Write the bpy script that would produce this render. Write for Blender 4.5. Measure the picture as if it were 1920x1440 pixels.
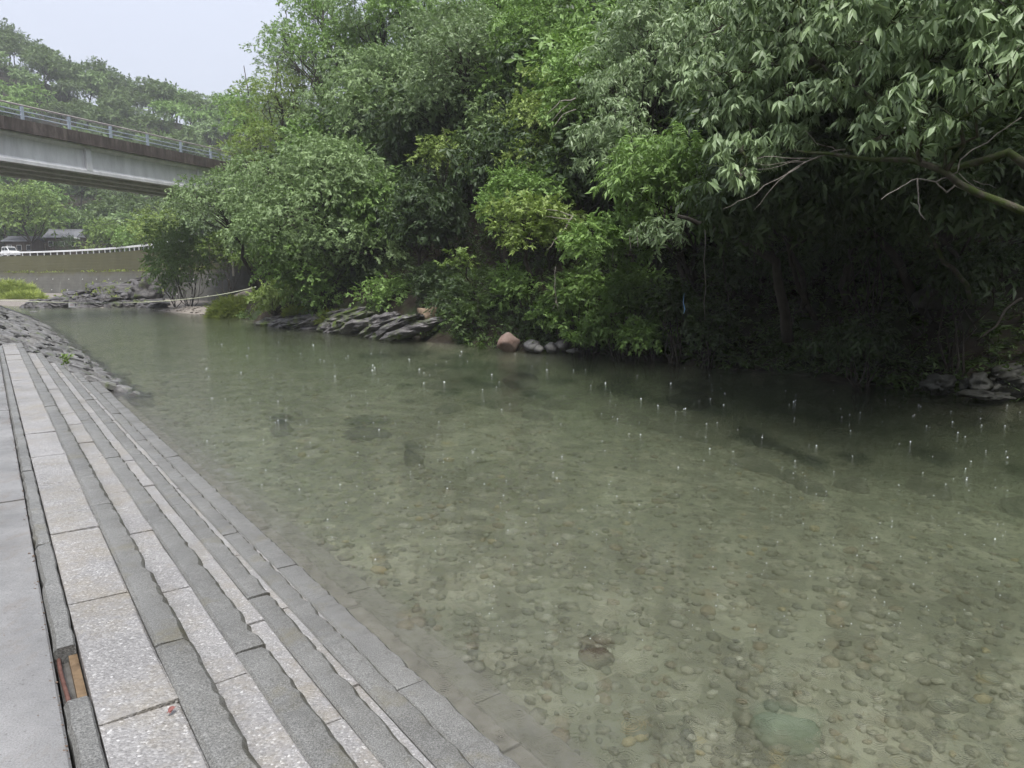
import bpy, math, random
import numpy as np
from mathutils import Vector, noise as mnoise

for _o in list(bpy.data.objects):
    bpy.data.objects.remove(_o)
scene = bpy.context.scene
COL = scene.collection

# ------------------------------------------------------------------ camera
FPX, PITCH, ZC = 1331.0, math.radians(8.46), 2.80
cam_d = bpy.data.cameras.new('camera')
cam_d.sensor_width = 36.0
cam_d.lens = 36.0 * FPX / 1920.0
cam_d.clip_start, cam_d.clip_end = 0.05, 3000
cam = bpy.data.objects.new('camera', cam_d)
COL.objects.link(cam)
cam.location = (0, 0, ZC)
cam.rotation_euler = (math.pi / 2 - PITCH, 0, 0)
scene.camera = cam

# ------------------------------------------------------------------ sky, sun, exposure
SUN_EL, SUN_AZ = math.radians(64), math.radians(176)      # azimuth from +Y towards +X
world = bpy.data.worlds.new('World')
scene.world = world
world.use_nodes = True
_n, _l = world.node_tree.nodes, world.node_tree.links
_n.clear()
_sky = _n.new('ShaderNodeTexSky')
_sky.sky_type = 'NISHITA'
_sky.sun_disc = False
_sky.sun_elevation = SUN_EL
_sky.sun_rotation = SUN_AZ
_sky.air_density, _sky.dust_density, _sky.ozone_density = 1.0, 4.0, 1.0
_hs = _n.new('ShaderNodeHueSaturation')
_hs.inputs['Saturation'].default_value = 0.42
_mx = _n.new('ShaderNodeMix')
_mx.data_type = 'RGBA'
_mx.inputs['Factor'].default_value = 0.8                    # cloud deck over the clear-sky model
# CIE overcast sky: zenith three times the horizon
_tc = _n.new('ShaderNodeTexCoord')
_sx = _n.new('ShaderNodeSeparateXYZ')
_l.new(_tc.outputs['Generated'], _sx.inputs[0])
_ma = _n.new('ShaderNodeMath'); _ma.operation = 'MAXIMUM'; _ma.inputs[1].default_value = 0.0
_l.new(_sx.outputs['Z'], _ma.inputs[0])
_mb = _n.new('ShaderNodeMath'); _mb.operation = 'MULTIPLY_ADD'; _mb.inputs[1].default_value = 0.667; _mb.inputs[2].default_value = 0.333
_l.new(_ma.outputs[0], _mb.inputs[0])
_cl = _n.new('ShaderNodeVectorMath'); _cl.operation = 'SCALE'
_cl.inputs[0].default_value = (4.75, 5.1, 6.1)
_l.new(_mb.outputs[0], _cl.inputs['Scale'])
_l.new(_cl.outputs[0], _mx.inputs['B'])
_bg = _n.new('ShaderNodeBackground')
_bg.inputs['Strength'].default_value = 0.08
_wo = _n.new('ShaderNodeOutputWorld')
_l.new(_sky.outputs[0], _hs.inputs['Color'])
_l.new(_hs.outputs[0], _mx.inputs['A'])
_l.new(_mx.outputs['Result'], _bg.inputs['Color'])
_l.new(_bg.outputs[0], _wo.inputs['Surface'])

sun_d = bpy.data.lights.new('sun', 'SUN')
sun_d.energy = 1.5
sun_d.angle = math.radians(24)
sun_d.color = (1.0, 0.97, 0.92)
sun = bpy.data.objects.new('sun', sun_d)
COL.objects.link(sun)
sun.location = (-20, 0, 40)
_sv = Vector((math.sin(SUN_AZ) * math.cos(SUN_EL), math.cos(SUN_AZ) * math.cos(SUN_EL), math.sin(SUN_EL)))
sun.rotation_euler = _sv.to_track_quat('Z', 'Y').to_euler()

scene.view_settings.view_transform = 'Standard'
scene.view_settings.look = 'None'
scene.view_settings.gamma = 1.0
scene.view_settings.exposure = 1.85
scene.render.engine = 'CYCLES'
cy = scene.cycles
cy.use_denoising = True
try:
    cy.denoiser = 'OPENIMAGEDENOISE'
except Exception:
    pass
cy.max_bounces, cy.diffuse_bounces, cy.glossy_bounces = 7, 3, 3
cy.transmission_bounces, cy.transparent_max_bounces, cy.volume_bounces = 3, 10, 1
cy.caustics_reflective = cy.caustics_refractive = False
cy.use_adaptive_sampling = True
cy.adaptive_threshold = 0.02
cy.sample_clamp_indirect = 6.0

# ------------------------------------------------------------------ pixel helpers (1920x1440 photo)
CP, SP = math.cos(PITCH), math.sin(PITCH)


def ray(px, py):
    a, b = (px - 960) / FPX, (py - 720) / FPX
    return np.array([a, CP - b * SP, -(SP + b * CP)])


def at_z(px, py, z=0.0):
    r = ray(px, py)
    t = (z - ZC) / r[2]
    return np.array([r[0] * t, r[1] * t, z])


def at_y(px, py, y):
    r = ray(px, py)
    t = y / r[1]
    return np.array([r[0] * t, y, ZC + r[2] * t])


DS = np.array([-0.59144, 0.80635])          # along the steps
NS = np.array([0.80635, 0.59144])           # towards the river


def sp(s, p, z):
    return np.array([DS[0] * s + NS[0] * p, DS[1] * s + NS[1] * p, z])


rng = np.random.default_rng(7)
random.seed(7)

# ------------------------------------------------------------------ materials
MATS = {}


class NT:
    """a short-hand around a material's node tree"""

    def __init__(self, name):
        self.m = bpy.data.materials.new(name)
        self.m.use_nodes = True
        self.t = self.m.node_tree
        self.t.nodes.clear()
        self.out = self.t.nodes.new('ShaderNodeOutputMaterial')
        geo = self.t.nodes.new('ShaderNodeNewGeometry')
        self.pos = geo.outputs['Position']
        self.nor = geo.outputs['Normal']
        MATS[name] = self.m

    def new(self, typ, **kw):
        nd = self.t.nodes.new(typ)
        for k, v in kw.items():
            setattr(nd, k, v)
        return nd

    def put(self, sock, v):
        if isinstance(v, bpy.types.NodeSocket):
            self.t.links.new(v, sock)
        elif isinstance(v, (tuple, list)) and len(v) == 3 and sock.type == 'RGBA':
            sock.default_value = (*v, 1)
        else:
            sock.default_value = v

    def scaled(self, sc, src=None):
        mp = self.new('ShaderNodeMapping')
        self.put(mp.inputs['Vector'], src or self.pos)
        mp.inputs['Scale'].default_value = sc if isinstance(sc, (tuple, list)) else (sc, sc, sc)
        return mp.outputs[0]

    def noise(self, scale, detail=4, rough=0.6, src=None, vecscale=None, dist=0.0):
        nd = self.new('ShaderNodeTexNoise')
        v = self.scaled(vecscale, src) if vecscale else (src or self.pos)
        self.put(nd.inputs['Vector'], v)
        nd.inputs['Scale'].default_value = scale
        nd.inputs['Detail'].default_value = detail
        nd.inputs['Roughness'].default_value = rough
        nd.inputs['Distortion'].default_value = dist
        return nd.outputs['Fac']

    def voronoi(self, scale, feature='F1', out='Distance', src=None, vecscale=None, rand=1.0):
        nd = self.new('ShaderNodeTexVoronoi', feature=feature)
        v = self.scaled(vecscale, src) if vecscale else (src or self.pos)
        self.put(nd.inputs['Vector'], v)
        nd.inputs['Scale'].default_value = scale
        nd.inputs['Randomness'].default_value = rand
        return nd.outputs[out]

    def ramp(self, fac, stops):
        nd = self.new('ShaderNodeValToRGB')
        e = nd.color_ramp.elements
        while len(e) < len(stops):
            e.new(0.5)
        for el, (p, c) in zip(e, stops):
            el.position = p
            c = (c, c, c) if not isinstance(c, (tuple, list)) else c
            el.color = (*c, 1)
        self.put(nd.inputs['Fac'], fac)
        return nd.outputs['Color']

    def mix(self, fac, a, b, mode='MIX'):
        nd = self.new('ShaderNodeMix', data_type='RGBA', blend_type=mode)
        self.put(nd.inputs['Factor'], fac)
        self.put(nd.inputs['A'], a)
        self.put(nd.inputs['B'], b)
        return nd.outputs['Result']

    def math(self, op, a, b=0.0, c=0.0, clamp=False):
        nd = self.new('ShaderNodeMath', operation=op, use_clamp=clamp)
        for i, v in enumerate((a, b, c)):
            self.put(nd.inputs[i], v)
        return nd.outputs[0]

    def sep(self, src=None):
        nd = self.new('ShaderNodeSeparateXYZ')
        self.put(nd.inputs[0], src or self.pos)
        return nd.outputs

    def attr(self, name, out='Fac'):
        nd = self.new('ShaderNodeAttribute', attribute_name=name)
        return nd.outputs[out]

    def bump(self, h, strength=0.4, dist=0.02, normal=None):
        nd = self.new('ShaderNodeBump')
        self.put(nd.inputs['Height'], h)
        nd.inputs['Strength'].default_value = strength
        nd.inputs['Distance'].default_value = dist
        if normal:
            self.put(nd.inputs['Normal'], normal)
        return nd.outputs[0]

    def principled(self, col, rough=0.7, spec=0.4, normal=None, metal=0.0):
        b = self.new('ShaderNodeBsdfPrincipled')
        self.put(b.inputs['Base Color'], col)
        self.put(b.inputs['Roughness'], rough)
        self.put(b.inputs['Specular IOR Level'], spec)
        self.put(b.inputs['Metallic'], metal)
        if normal:
            self.put(b.inputs['Normal'], normal)
        return b.outputs[0]

    def surf(self, s):
        self.t.links.new(s, self.out.inputs['Surface'])
        return self.m


def leaf_mat(name, dark, light, rough=0.48, trans=0.32, spec=0.4, rare=None):
    k = NT(name)
    t = k.attr('tint')
    col = k.mix(t, dark, light)
    if rare:
        col = k.mix(k.ramp(t, [(0.0, 0), (0.965, 0), (0.985, 1)]), col, rare)
    ns = k.noise(0.35, 2)
    col = k.mix(k.math('MULTIPLY', ns, 0.55), col, k.mix(0.5, col, light))
    pr = k.principled(col, rough, spec)
    tr = k.new('ShaderNodeBsdfTranslucent')
    k.put(tr.inputs['Color'], k.mix(0.35, col, (0.16, 0.24, 0.03)))
    ms = k.new('ShaderNodeMixShader')
    ms.inputs[0].default_value = trans
    k.t.links.new(pr, ms.inputs[1])
    k.t.links.new(tr.outputs[0], ms.inputs[2])
    return k.surf(ms.outputs[0])


leaf_mat('leaf_grey', (0.104, 0.165, 0.060), (0.330, 0.450, 0.205))
leaf_mat('leaf_silver', (0.105, 0.165, 0.070), (0.345, 0.450, 0.235), rough=0.44, spec=0.5, rare=(0.22, 0.075, 0.03))
leaf_mat('leaf_mid', (0.092, 0.170, 0.040), (0.270, 0.420, 0.118))
leaf_mat('leaf_yellow', (0.120, 0.180, 0.040), (0.320, 0.420, 0.115))
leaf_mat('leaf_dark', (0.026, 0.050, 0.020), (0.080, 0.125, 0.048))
leaf_mat('leaf_bright', (0.100, 0.165, 0.035), (0.225, 0.325, 0.080), trans=0.32)
leaf_mat('leaf_far', (0.058, 0.098, 0.036), (0.160, 0.225, 0.085), rough=0.6)
leaf_mat('leaf_big', (0.105, 0.165, 0.068), (0.370, 0.490, 0.255), rough=0.46, spec=0.5)
leaf_mat('grass_blade', (0.16, 0.22, 0.04), (0.36, 0.42, 0.09), rough=0.6)
leaf_mat('fern_leaf', (0.034, 0.068, 0.018), (0.120, 0.190, 0.055), rough=0.5)


def simple(name, stops, scale, rough=0.8, spec=0.3, bump=0.4, bdist=0.02, bscale=None, detail=6, vecscale=None, moss=None, mossamt=(0.55, 0.65), mscale=1.3):
    k = NT(name)
    f = k.noise(scale, detail, 0.65, vecscale=vecscale)
    col = k.ramp(f, stops)
    if moss:
        m = k.ramp(k.noise(mscale, 5, 0.7), [(mossamt[0], 0), (mossamt[1], 1)])
        col = k.mix(m, col, moss)
    h = k.noise(bscale or scale * 3, 6, 0.7, vecscale=vecscale)
    return k.surf(k.principled(col, rough, spec, k.bump(h, bump, bdist)))


simple('bark', [(0.3, (0.022, 0.018, 0.014)), (0.7, (0.072, 0.062, 0.050))], 6, bump=0.7, vecscale=(1, 1, 0.35))
simple('bark_mossy', [(0.3, (0.04, 0.033, 0.026)), (0.7, (0.13, 0.115, 0.09))], 7, bump=0.7, moss=(0.05, 0.072, 0.014), mossamt=(0.42, 0.55), mscale=2.5)
simple('dead_wood', [(0.3, (0.13, 0.115, 0.095)), (0.7, (0.36, 0.33, 0.29))], 9, bump=0.4)
simple('soil', [(0.3, (0.022, 0.017, 0.011)), (0.55, (0.05, 0.038, 0.024)), (0.8, (0.085, 0.068, 0.045))], 2.2, bump=0.8, bdist=0.08, moss=(0.028, 0.042, 0.014), mossamt=(0.48, 0.62), mscale=0.6)
simple('earth_scar', [(0.3, (0.12, 0.085, 0.055)), (0.7, (0.27, 0.21, 0.15))], 2.0, bump=0.6, bdist=0.05)
simple('gravel', [(0.3, (0.13, 0.115, 0.10)), (0.5, (0.24, 0.215, 0.19)), (0.75, (0.33, 0.30, 0.27))], 7, bump=0.8, bdist=0.06)
simple('rock_layered', [(0.28, (0.022, 0.020, 0.022)), (0.5, (0.070, 0.066, 0.067)), (0.75, (0.175, 0.168, 0.165))], 2.2, bump=0.9, bdist=0.07, vecscale=(1.0, 0.7, 3.2), rough=0.55, moss=(0.075, 0.10, 0.022), mossamt=(0.56, 0.66), mscale=0.8)
simple('rock_bank', [(0.28, (0.04, 0.038, 0.04)), (0.5, (0.095, 0.09, 0.09)), (0.70, (0.23, 0.22, 0.218))], 1.8, bump=0.9, bdist=0.06, vecscale=(1.0, 1.0, 2.2), rough=0.5, moss=(0.075, 0.105, 0.022), mossamt=(0.50, 0.60), mscale=0.9)
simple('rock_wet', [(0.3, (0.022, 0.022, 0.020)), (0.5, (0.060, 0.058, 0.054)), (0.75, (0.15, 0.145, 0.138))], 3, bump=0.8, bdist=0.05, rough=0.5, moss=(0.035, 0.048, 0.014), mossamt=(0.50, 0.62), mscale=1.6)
simple('rock_pink', [(0.3, (0.21, 0.135, 0.105)), (0.7, (0.40, 0.30, 0.25))], 3, bump=0.5, rough=0.6)
simple('rock_grey', [(0.3, (0.055, 0.054, 0.052)), (0.5, (0.12, 0.117, 0.113)), (0.75, (0.24, 0.235, 0.23))], 4, bump=0.6, rough=0.55, moss=(0.05, 0.065, 0.02), mossamt=(0.55, 0.68), mscale=2.0)
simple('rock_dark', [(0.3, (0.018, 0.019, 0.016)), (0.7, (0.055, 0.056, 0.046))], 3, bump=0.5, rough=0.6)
simple('stone_brown', [(0.3, (0.07, 0.045, 0.03)), (0.7, (0.17, 0.115, 0.08))], 5, bump=0.4, rough=0.6)
simple('stone_green', [(0.3, (0.17, 0.20, 0.14)), (0.7, (0.30, 0.34, 0.25))], 2.5, bump=0.2, rough=0.6)
simple('silty_stone', [(0.3, (0.19, 0.175, 0.145)), (0.7, (0.33, 0.305, 0.26))], 5, bump=0.4, rough=0.6)
simple('white_paint', [(0.3, (0.70, 0.71, 0.72)), (0.7, (0.80, 0.80, 0.80))], 3, bump=0.02, rough=0.4)
simple('rail_steel', [(0.3, (0.25, 0.29, 0.34)), (0.7, (0.36, 0.40, 0.46))], 4, bump=0.05, rough=0.45)
simple('rail_brown', [(0.3, (0.24, 0.21, 0.20)), (0.7, (0.35, 0.32, 0.31))], 4, bump=0.05, rough=0.5)
simple('asphalt', [(0.3, (0.05, 0.05, 0.05)), (0.7, (0.085, 0.085, 0.085))], 9, bump=0.3)
simple('house_wood', [(0.3, (0.055, 0.042, 0.03)), (0.7, (0.13, 0.105, 0.08))], 3, vecscale=(1, 1, 0.2))
simple('house_plaster', [(0.3, (0.62, 0.61, 0.58)), (0.7, (0.75, 0.74, 0.72))], 2, bump=0.1)
simple('roof_tile', [(0.3, (0.15, 0.155, 0.17)), (0.7, (0.27, 0.275, 0.29))], 3, bump=0.2, rough=0.45)
simple('dark_gap', [(0.3, (0.012, 0.012, 0.012)), (0.7, (0.025, 0.024, 0.022))], 3, bump=0.2)
simple('mortar', [(0.3, (0.06, 0.056, 0.052)), (0.7, (0.14, 0.135, 0.125))], 6, bump=0.7)
simple('rope_fibre', [(0.3, (0.42, 0.45, 0.30)), (0.7, (0.62, 0.63, 0.50))], 8, bump=0.2)
simple('cable_black', [(0.3, (0.02, 0.02, 0.02)), (0.7, (0.04, 0.04, 0.04))], 8, bump=0.1)
simple('rusty_iron', [(0.3, (0.055, 0.024, 0.018)), (0.7, (0.13, 0.066, 0.052))], 30, bump=0.5, bdist=0.003)
simple('old_timber', [(0.3, (0.075, 0.05, 0.028)), (0.7, (0.185, 0.128, 0.075))], 18, vecscale=(1, 1, 1), bump=0.4, bdist=0.004)
simple('tyre_rubber', [(0.3, (0.015, 0.015, 0.015)), (0.7, (0.03, 0.03, 0.03))], 8, bump=0.1)
simple('car_glass', [(0.3, (0.02, 0.025, 0.03)), (0.7, (0.04, 0.045, 0.05))], 2, rough=0.08, spec=0.6, bump=0.0)
simple('red_lamp', [(0.3, (0.30, 0.02, 0.02)), (0.7, (0.40, 0.03, 0.03))], 4, rough=0.2, bump=0.0)
simple('lamp_glass', [(0.3, (0.55, 0.57, 0.58)), (0.7, (0.7, 0.7, 0.7))], 4, rough=0.1, bump=0.0)
simple('red_print', [(0.3, (0.45, 0.07, 0.05)), (0.7, (0.55, 0.10, 0.08))], 4, rough=0.5, bump=0.0)
simple('blue_plastic', [(0.3, (0.10, 0.25, 0.45)), (0.7, (0.25, 0.42, 0.60))], 9, rough=0.5, bump=0.1)
simple('dead_leaf', [(0.3, (0.13, 0.045, 0.04)), (0.7, (0.24, 0.10, 0.085))], 30, rough=0.45, bump=0.2, bdist=0.002)


def slab_mat():
    # exposed aggregate: pebbles of white, grey and tan in a paler matrix, wet
    k = NT('slab_aggregate')
    c = k.voronoi(105, out='Color')
    d = k.voronoi(105)
    sx = k.sep(c)
    col = k.ramp(sx[0], [(0.0, (0.185, 0.178, 0.174)), (0.35, (0.230, 0.222, 0.217)), (0.7, (0.272, 0.263, 0.257)), (0.95, (0.345, 0.336, 0.328)), (1.0, (0.50, 0.49, 0.48))])
    edge = k.ramp(d, [(0.0, 0), (0.55, 0), (0.8, 1)])
    col = k.mix(k.math('MULTIPLY', edge, 0.55), col, (0.23, 0.225, 0.22))
    big = k.ramp(k.noise(1.1, 4), [(0.3, 0.80), (0.7, 1.08)])
    col = k.mix(1.0, col, big, 'MULTIPLY')
    # weathering further along the flight: brown-green film in patches
    alg = k.ramp(k.noise(1.7, 7, 0.8), [(0.46, 0), (0.66, 1)])
    col = k.mix(k.math('MULTIPLY', alg, 0.45), col, (0.20, 0.165, 0.10))
    h = k.math('ADD', k.math('MULTIPLY', d, -1.0), k.noise(80, 3))
    rg = k.ramp(k.noise(2.0, 5), [(0.35, 0.26), (0.65, 0.52)])
    return k.surf(k.principled(col, rg, 0.45, k.bump(h, 0.8, 0.004)))


slab_mat()


def nosing_mat():
    k = NT('nosing_stone')
    f = k.noise(150, 3, 0.7)
    col = k.ramp(f, [(0.34, (0.065, 0.065, 0.061)), (0.5, (0.145, 0.144, 0.136)), (0.68, (0.27, 0.268, 0.255))])
    col = k.mix(1.0, col, k.ramp(k.noise(1.7, 5), [(0.3, 0.75), (0.7, 1.12)]), 'MULTIPLY')
    m = k.ramp(k.noise(3.0, 5, 0.7), [(0.56, 0), (0.72, 1)])
    col = k.mix(k.math('MULTIPLY', m, 0.5), col, (0.13, 0.115, 0.065))
    dirt_shade = k.math('MULTIPLY', k.attr('edge'), k.ramp(k.noise(9, 5, 0.75), [(0.35, 0.25), (0.6, 1.0)]))  # mossy dirt on the arris, with a shadow line painted in for relief
    col = k.mix(dirt_shade, col, (0.040, 0.034, 0.020))
    h = k.math('ADD', k.noise(120, 4, 0.7), k.math('MULTIPLY', k.noise(14, 4), 1.2))
    return k.surf(k.principled(col, k.ramp(k.noise(2.5, 3), [(0.3, 0.35), (0.7, 0.65)]), 0.45, k.bump(h, 0.6, 0.006)))


nosing_mat()


def concrete_wet():
    k = NT('walkway_concrete')
    f = k.noise(1.6, 8, 0.7)
    col = k.ramp(f, [(0.28, (0.125, 0.123, 0.121)), (0.5, (0.185, 0.183, 0.180)), (0.72, (0.25, 0.247, 0.244))])
    fine = k.ramp(k.noise(160, 3, 0.7), [(0.30, 0.62), (0.5, 0.98), (0.72, 1.22)])
    col = k.mix(1.0, col, fine, 'MULTIPLY')
    stain = k.ramp(k.noise(1.3, 7, 0.78, vecscale=(1.7, 0.7, 1)), [(0.52, 0), (0.68, 1)])
    col = k.mix(k.math('MULTIPLY', stain, 0.6), col, (0.135, 0.105, 0.075))
    pits = k.ramp(k.voronoi(22), [(0.0, 0.0), (0.09, 0.0), (0.14, 1.0)])
    col = k.mix(1.0, col, k.mix(k.math('MULTIPLY', k.math('SUBTRACT', 1.0, k.sep(pits)[0]), 0.5), (1, 1, 1), (0.4, 0.38, 0.36)), 'MULTIPLY')
    wet = k.ramp(k.noise(1.1, 6, 0.65), [(0.40, 0.30), (0.60, 0.68)])
    h = k.math('ADD', k.noise(150, 3, 0.7), k.math('MULTIPLY', k.noise(12, 5), 0.9))
    return k.surf(k.principled(col, wet, 0.42, k.bump(h, 0.45, 0.005)))


concrete_wet()


def wall_mat():
    k = NT('wall_concrete')
    z = k.sep()[2]
    streak = k.noise(1.0, 5, 0.7, vecscale=(0.35, 0.35, 0.22))
    base = k.ramp(k.noise(0.8, 6), [(0.3, (0.070, 0.070, 0.062)), (0.7, (0.125, 0.122, 0.112))])
    mossy = k.ramp(streak, [(0.30, (0.058, 0.057, 0.024)), (0.55, (0.076, 0.073, 0.032)), (0.8, (0.096, 0.092, 0.046))])
    zz = k.math('ADD', z, k.math('MULTIPLY', streak, 1.8))
    up = k.ramp(k.math('DIVIDE', zz, 8.0), [(0.0, 0), (0.50, 0.15), (0.60, 0.92), (1.0, 0.95)])
    col = k.mix(up, base, mossy)
    # pale seep stains running down
    x = k.sep()[0]
    st = k.ramp(k.noise(0.22, 2, src=k.scaled((1, 1, 0.04))), [(0.66, 0), (0.72, 1)])
    col = k.mix(k.math('MULTIPLY', st, 0.45), col, (0.30, 0.29, 0.28))
    line = k.math('PINGPONG', z, 0.22)
    h = k.math('ADD', k.math('MULTIPLY', k.ramp(line, [(0.0, 0), (0.06, 1)]), 0.5), k.noise(3, 5))
    return k.surf(k.principled(col, 0.85, 0.25, k.bump(h, 0.5, 0.05)))


wall_mat()


def bridge_mats():
    k = NT('girder_concrete')
    st = k.noise(1.2, 6, 0.7, vecscale=(1.2, 1.2, 0.25))
    col = k.ramp(st, [(0.30, (0.60, 0.595, 0.59)), (0.6, (0.78, 0.775, 0.77)), (0.8, (0.82, 0.815, 0.81))])
    k.surf(k.principled(col, 0.8, 0.3, k.bump(k.noise(5, 5), 0.2, 0.02)))
    k = NT('fascia_concrete')
    st = k.noise(1.6, 6, 0.75, vecscale=(1.3, 1.3, 0.35))
    col = k.ramp(st, [(0.28, (0.040, 0.034, 0.031)), (0.5, (0.088, 0.074, 0.067)), (0.75, (0.18, 0.155, 0.14))])
    sp_ = k.ramp(k.noise(6, 5, 0.8), [(0.62, 0), (0.70, 1)])
    col = k.mix(k.math('MULTIPLY', sp_, 0.6), col, (0.03, 0.03, 0.02))
    k.surf(k.principled(col, 0.85, 0.25, k.bump(k.noise(8, 5), 0.4, 0.03)))


bridge_mats()


def bed_mat():
    # whole ground sheet: river bed, gravel shores, soil and leaf litter, by where it lies
    k = NT('ground_soil')
    z = k.sep()[2]
    cobb = k.voronoi(3.4, out='Color')
    cs = k.sep(cobb)
    bed = k.ramp(cs[1], [(0.0, (0.24, 0.225, 0.165)), (0.4, (0.32, 0.315, 0.232)), (0.75, (0.39, 0.38, 0.285)), (1.0, (0.50, 0.47, 0.36))])
    bed = k.mix(1.0, bed, k.ramp(k.noise(0.5, 5), [(0.3, 0.58), (0.7, 0.98)]), 'MULTIPLY')
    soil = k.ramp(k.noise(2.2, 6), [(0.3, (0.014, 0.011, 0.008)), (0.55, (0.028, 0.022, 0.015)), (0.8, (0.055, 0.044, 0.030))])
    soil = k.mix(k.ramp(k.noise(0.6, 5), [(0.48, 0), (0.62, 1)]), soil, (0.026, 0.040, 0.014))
    grav = k.ramp(k.voronoi(9, out='Distance'), [(0.0, (0.30, 0.27, 0.24)), (0.6, (0.15, 0.135, 0.12))])
    gm = k.attr('gravel')
    land = k.mix(gm, soil, grav)
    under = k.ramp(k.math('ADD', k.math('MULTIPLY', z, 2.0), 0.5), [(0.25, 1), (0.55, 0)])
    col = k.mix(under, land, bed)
    h = k.math('ADD', k.noise(2.5, 6), k.math('MULTIPLY', k.voronoi(3.4), -0.6))
    return k.surf(k.principled(col, 0.85, 0.2, k.bump(h, 0.7, 0.08)))


bed_mat()

k = NT('pebble_stone')
pc = k.attr('pcol', 'Color')
k.surf(k.principled(k.mix(1.0, pc, k.ramp(k.noise(25, 4), [(0.3, 0.75), (0.7, 1.1)]), 'MULTIPLY'), 0.6, 0.35))
k = NT('splash_drop')
k.surf(k.principled((0.72, 0.75, 0.76), 0.25, 0.6))


def water_mat():
    k = NT('river_water')
    P = k.pos
    P2 = k.new('ShaderNodeVectorMath', operation='MULTIPLY')
    k.put(P2.inputs[0], P)
    P2.inputs[1].default_value = (1, 1, 0)
    P2 = P2.outputs[0]

    def rings(cell, off, wl, strength):
        v = k.new('ShaderNodeTexVoronoi', feature='F1', voronoi_dimensions='2D')
        o = k.new('ShaderNodeVectorMath', operation='ADD')
        k.put(o.inputs[0], P2)
        o.inputs[1].default_value = (off, off * 0.37, 0)
        k.put(v.inputs['Vector'], o.outputs[0])
        v.inputs['Scale'].default_value = 1.0 / cell
        v.inputs['Randomness'].default_value = 1.0
        d = k.math('MULTIPLY', v.outputs['Distance'], cell)
        c = k.sep(v.outputs['Color'])
        R = k.math('MULTIPLY', c[0], cell * 0.42)
        x = k.math('SUBTRACT', d, R)
        env = k.math('POWER', 2.718, k.math('MULTIPLY', k.math('POWER', k.math('DIVIDE', x, wl * 1.6), 2.0), -1.0))
        wv = k.math('SINE', k.math('MULTIPLY', x, 6.283 / wl))
        on = k.math('GREATER_THAN', c[1], 0.08)
        a = k.math('MULTIPLY', k.math('MULTIPLY', env, wv), on)
        fade = k.math('SUBTRACT', 1.15, c[0])
        return k.math('MULTIPLY', k.math('MULTIPLY', a, fade), strength)

    h = rings(0.30, 0.0, 0.026, 0.0022)
    h = k.math('ADD', h, rings(0.21, 3.7, 0.020, 0.0018))
    h = k.math('ADD', h, rings(0.15, 9.1, 0.016, 0.0014))
    h = k.math('ADD', h, rings(0.105, 1.9, 0.012, 0.0010))
    h = k.math('ADD', h, rings(0.55, 5.3, 0.040, 0.0012))
    wind = k.math('MULTIPLY', k.noise(2.2, 3, 0.5, src=P2), 0.014)
    wind2 = k.math('MULTIPLY', k.noise(14.0, 3, 0.6, src=P2), 0.0055)
    h = k.math('ADD', h, k.math('ADD', wind, wind2))
    bn = k.bump(h, 1.0, 1.0)
    fr = k.new('ShaderNodeFresnel')
    fr.inputs['IOR'].default_value = 1.333
    k.put(fr.inputs['Normal'], bn)
    gl = k.new('ShaderNodeBsdfGlossy')
    gl.inputs['Roughness'].default_value = 0.08
    gl.inputs['Color'].default_value = (1, 1, 1, 1)
    k.put(gl.inputs['Normal'], bn)
    rf = k.new('ShaderNodeBsdfTransparent')
    rf.inputs['Color'].default_value = (0.97, 0.985, 0.97, 1)
    # ripples blur most of what is seen through the surface; the rest passes straight
    rr = k.new('ShaderNodeBsdfRefraction')
    rr.inputs['Roughness'].default_value = 0.22
    rr.inputs['IOR'].default_value = 1.12
    rr.inputs['Color'].default_value = (0.97, 0.985, 0.97, 1)
    k.put(rr.inputs['Normal'], bn)
    m0 = k.new('ShaderNodeMixShader')
    m0.inputs[0].default_value = 0.5
    k.t.links.new(rf.outputs[0], m0.inputs[1])
    k.t.links.new(rr.outputs[0], m0.inputs[2])
    ms = k.new('ShaderNodeMixShader')
    k.t.links.new(fr.outputs[0], ms.inputs[0])
    k.t.links.new(m0.outputs[0], ms.inputs[1])
    k.t.links.new(gl.outputs[0], ms.inputs[2])
    k.surf(ms.outputs[0])
    ab = k.new('ShaderNodeVolumeAbsorption')
    ab.inputs['Color'].default_value = (0.40, 0.59, 0.36, 1)
    ab.inputs['Density'].default_value = 0.20
    sc = k.new('ShaderNodeVolumeScatter')
    sc.inputs['Color'].default_value = (0.74, 0.78, 0.58, 1)
    sc.inputs['Density'].default_value = 0.045
    sc.inputs['Anisotropy'].default_value = 0.2
    ad = k.new('ShaderNodeAddShader')
    k.t.links.new(ab.outputs[0], ad.inputs[0])
    k.t.links.new(sc.outputs[0], ad.inputs[1])
    k.t.links.new(ad.outputs[0], k.out.inputs['Volume'])


water_mat()

# ------------------------------------------------------------------ mesh + object helpers
ORG = {}


def np_mesh(name, V, F, mat, smooth=False, attrs=None):
    """V (n,3); F (m,3) or (m,4) int array"""
    V = np.asarray(V, dtype=np.float32)
    F = np.asarray(F, dtype=np.int32)
    me = bpy.data.meshes.new(name)
    me.vertices.add(len(V))
    me.vertices.foreach_set('co', V.ravel())
    me.loops.add(F.size)
    me.loops.foreach_set('vertex_index', F.ravel())
    me.polygons.add(len(F))
    me.polygons.foreach_set('loop_start', np.arange(0, F.size, F.shape[1], dtype=np.int32))
    if smooth:
        me.polygons.foreach_set('use_smooth', np.ones(len(F), dtype=bool))
    for an, (typ, data) in (attrs or {}).items():
        a = me.attributes.new(an, typ, 'POINT')
        a.data.foreach_set('color' if typ == 'FLOAT_COLOR' else 'value', np.asarray(data, dtype=np.float32).ravel())
    me.update(calc_edges=True)
    me.materials.append(MATS[mat])
    return me


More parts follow.
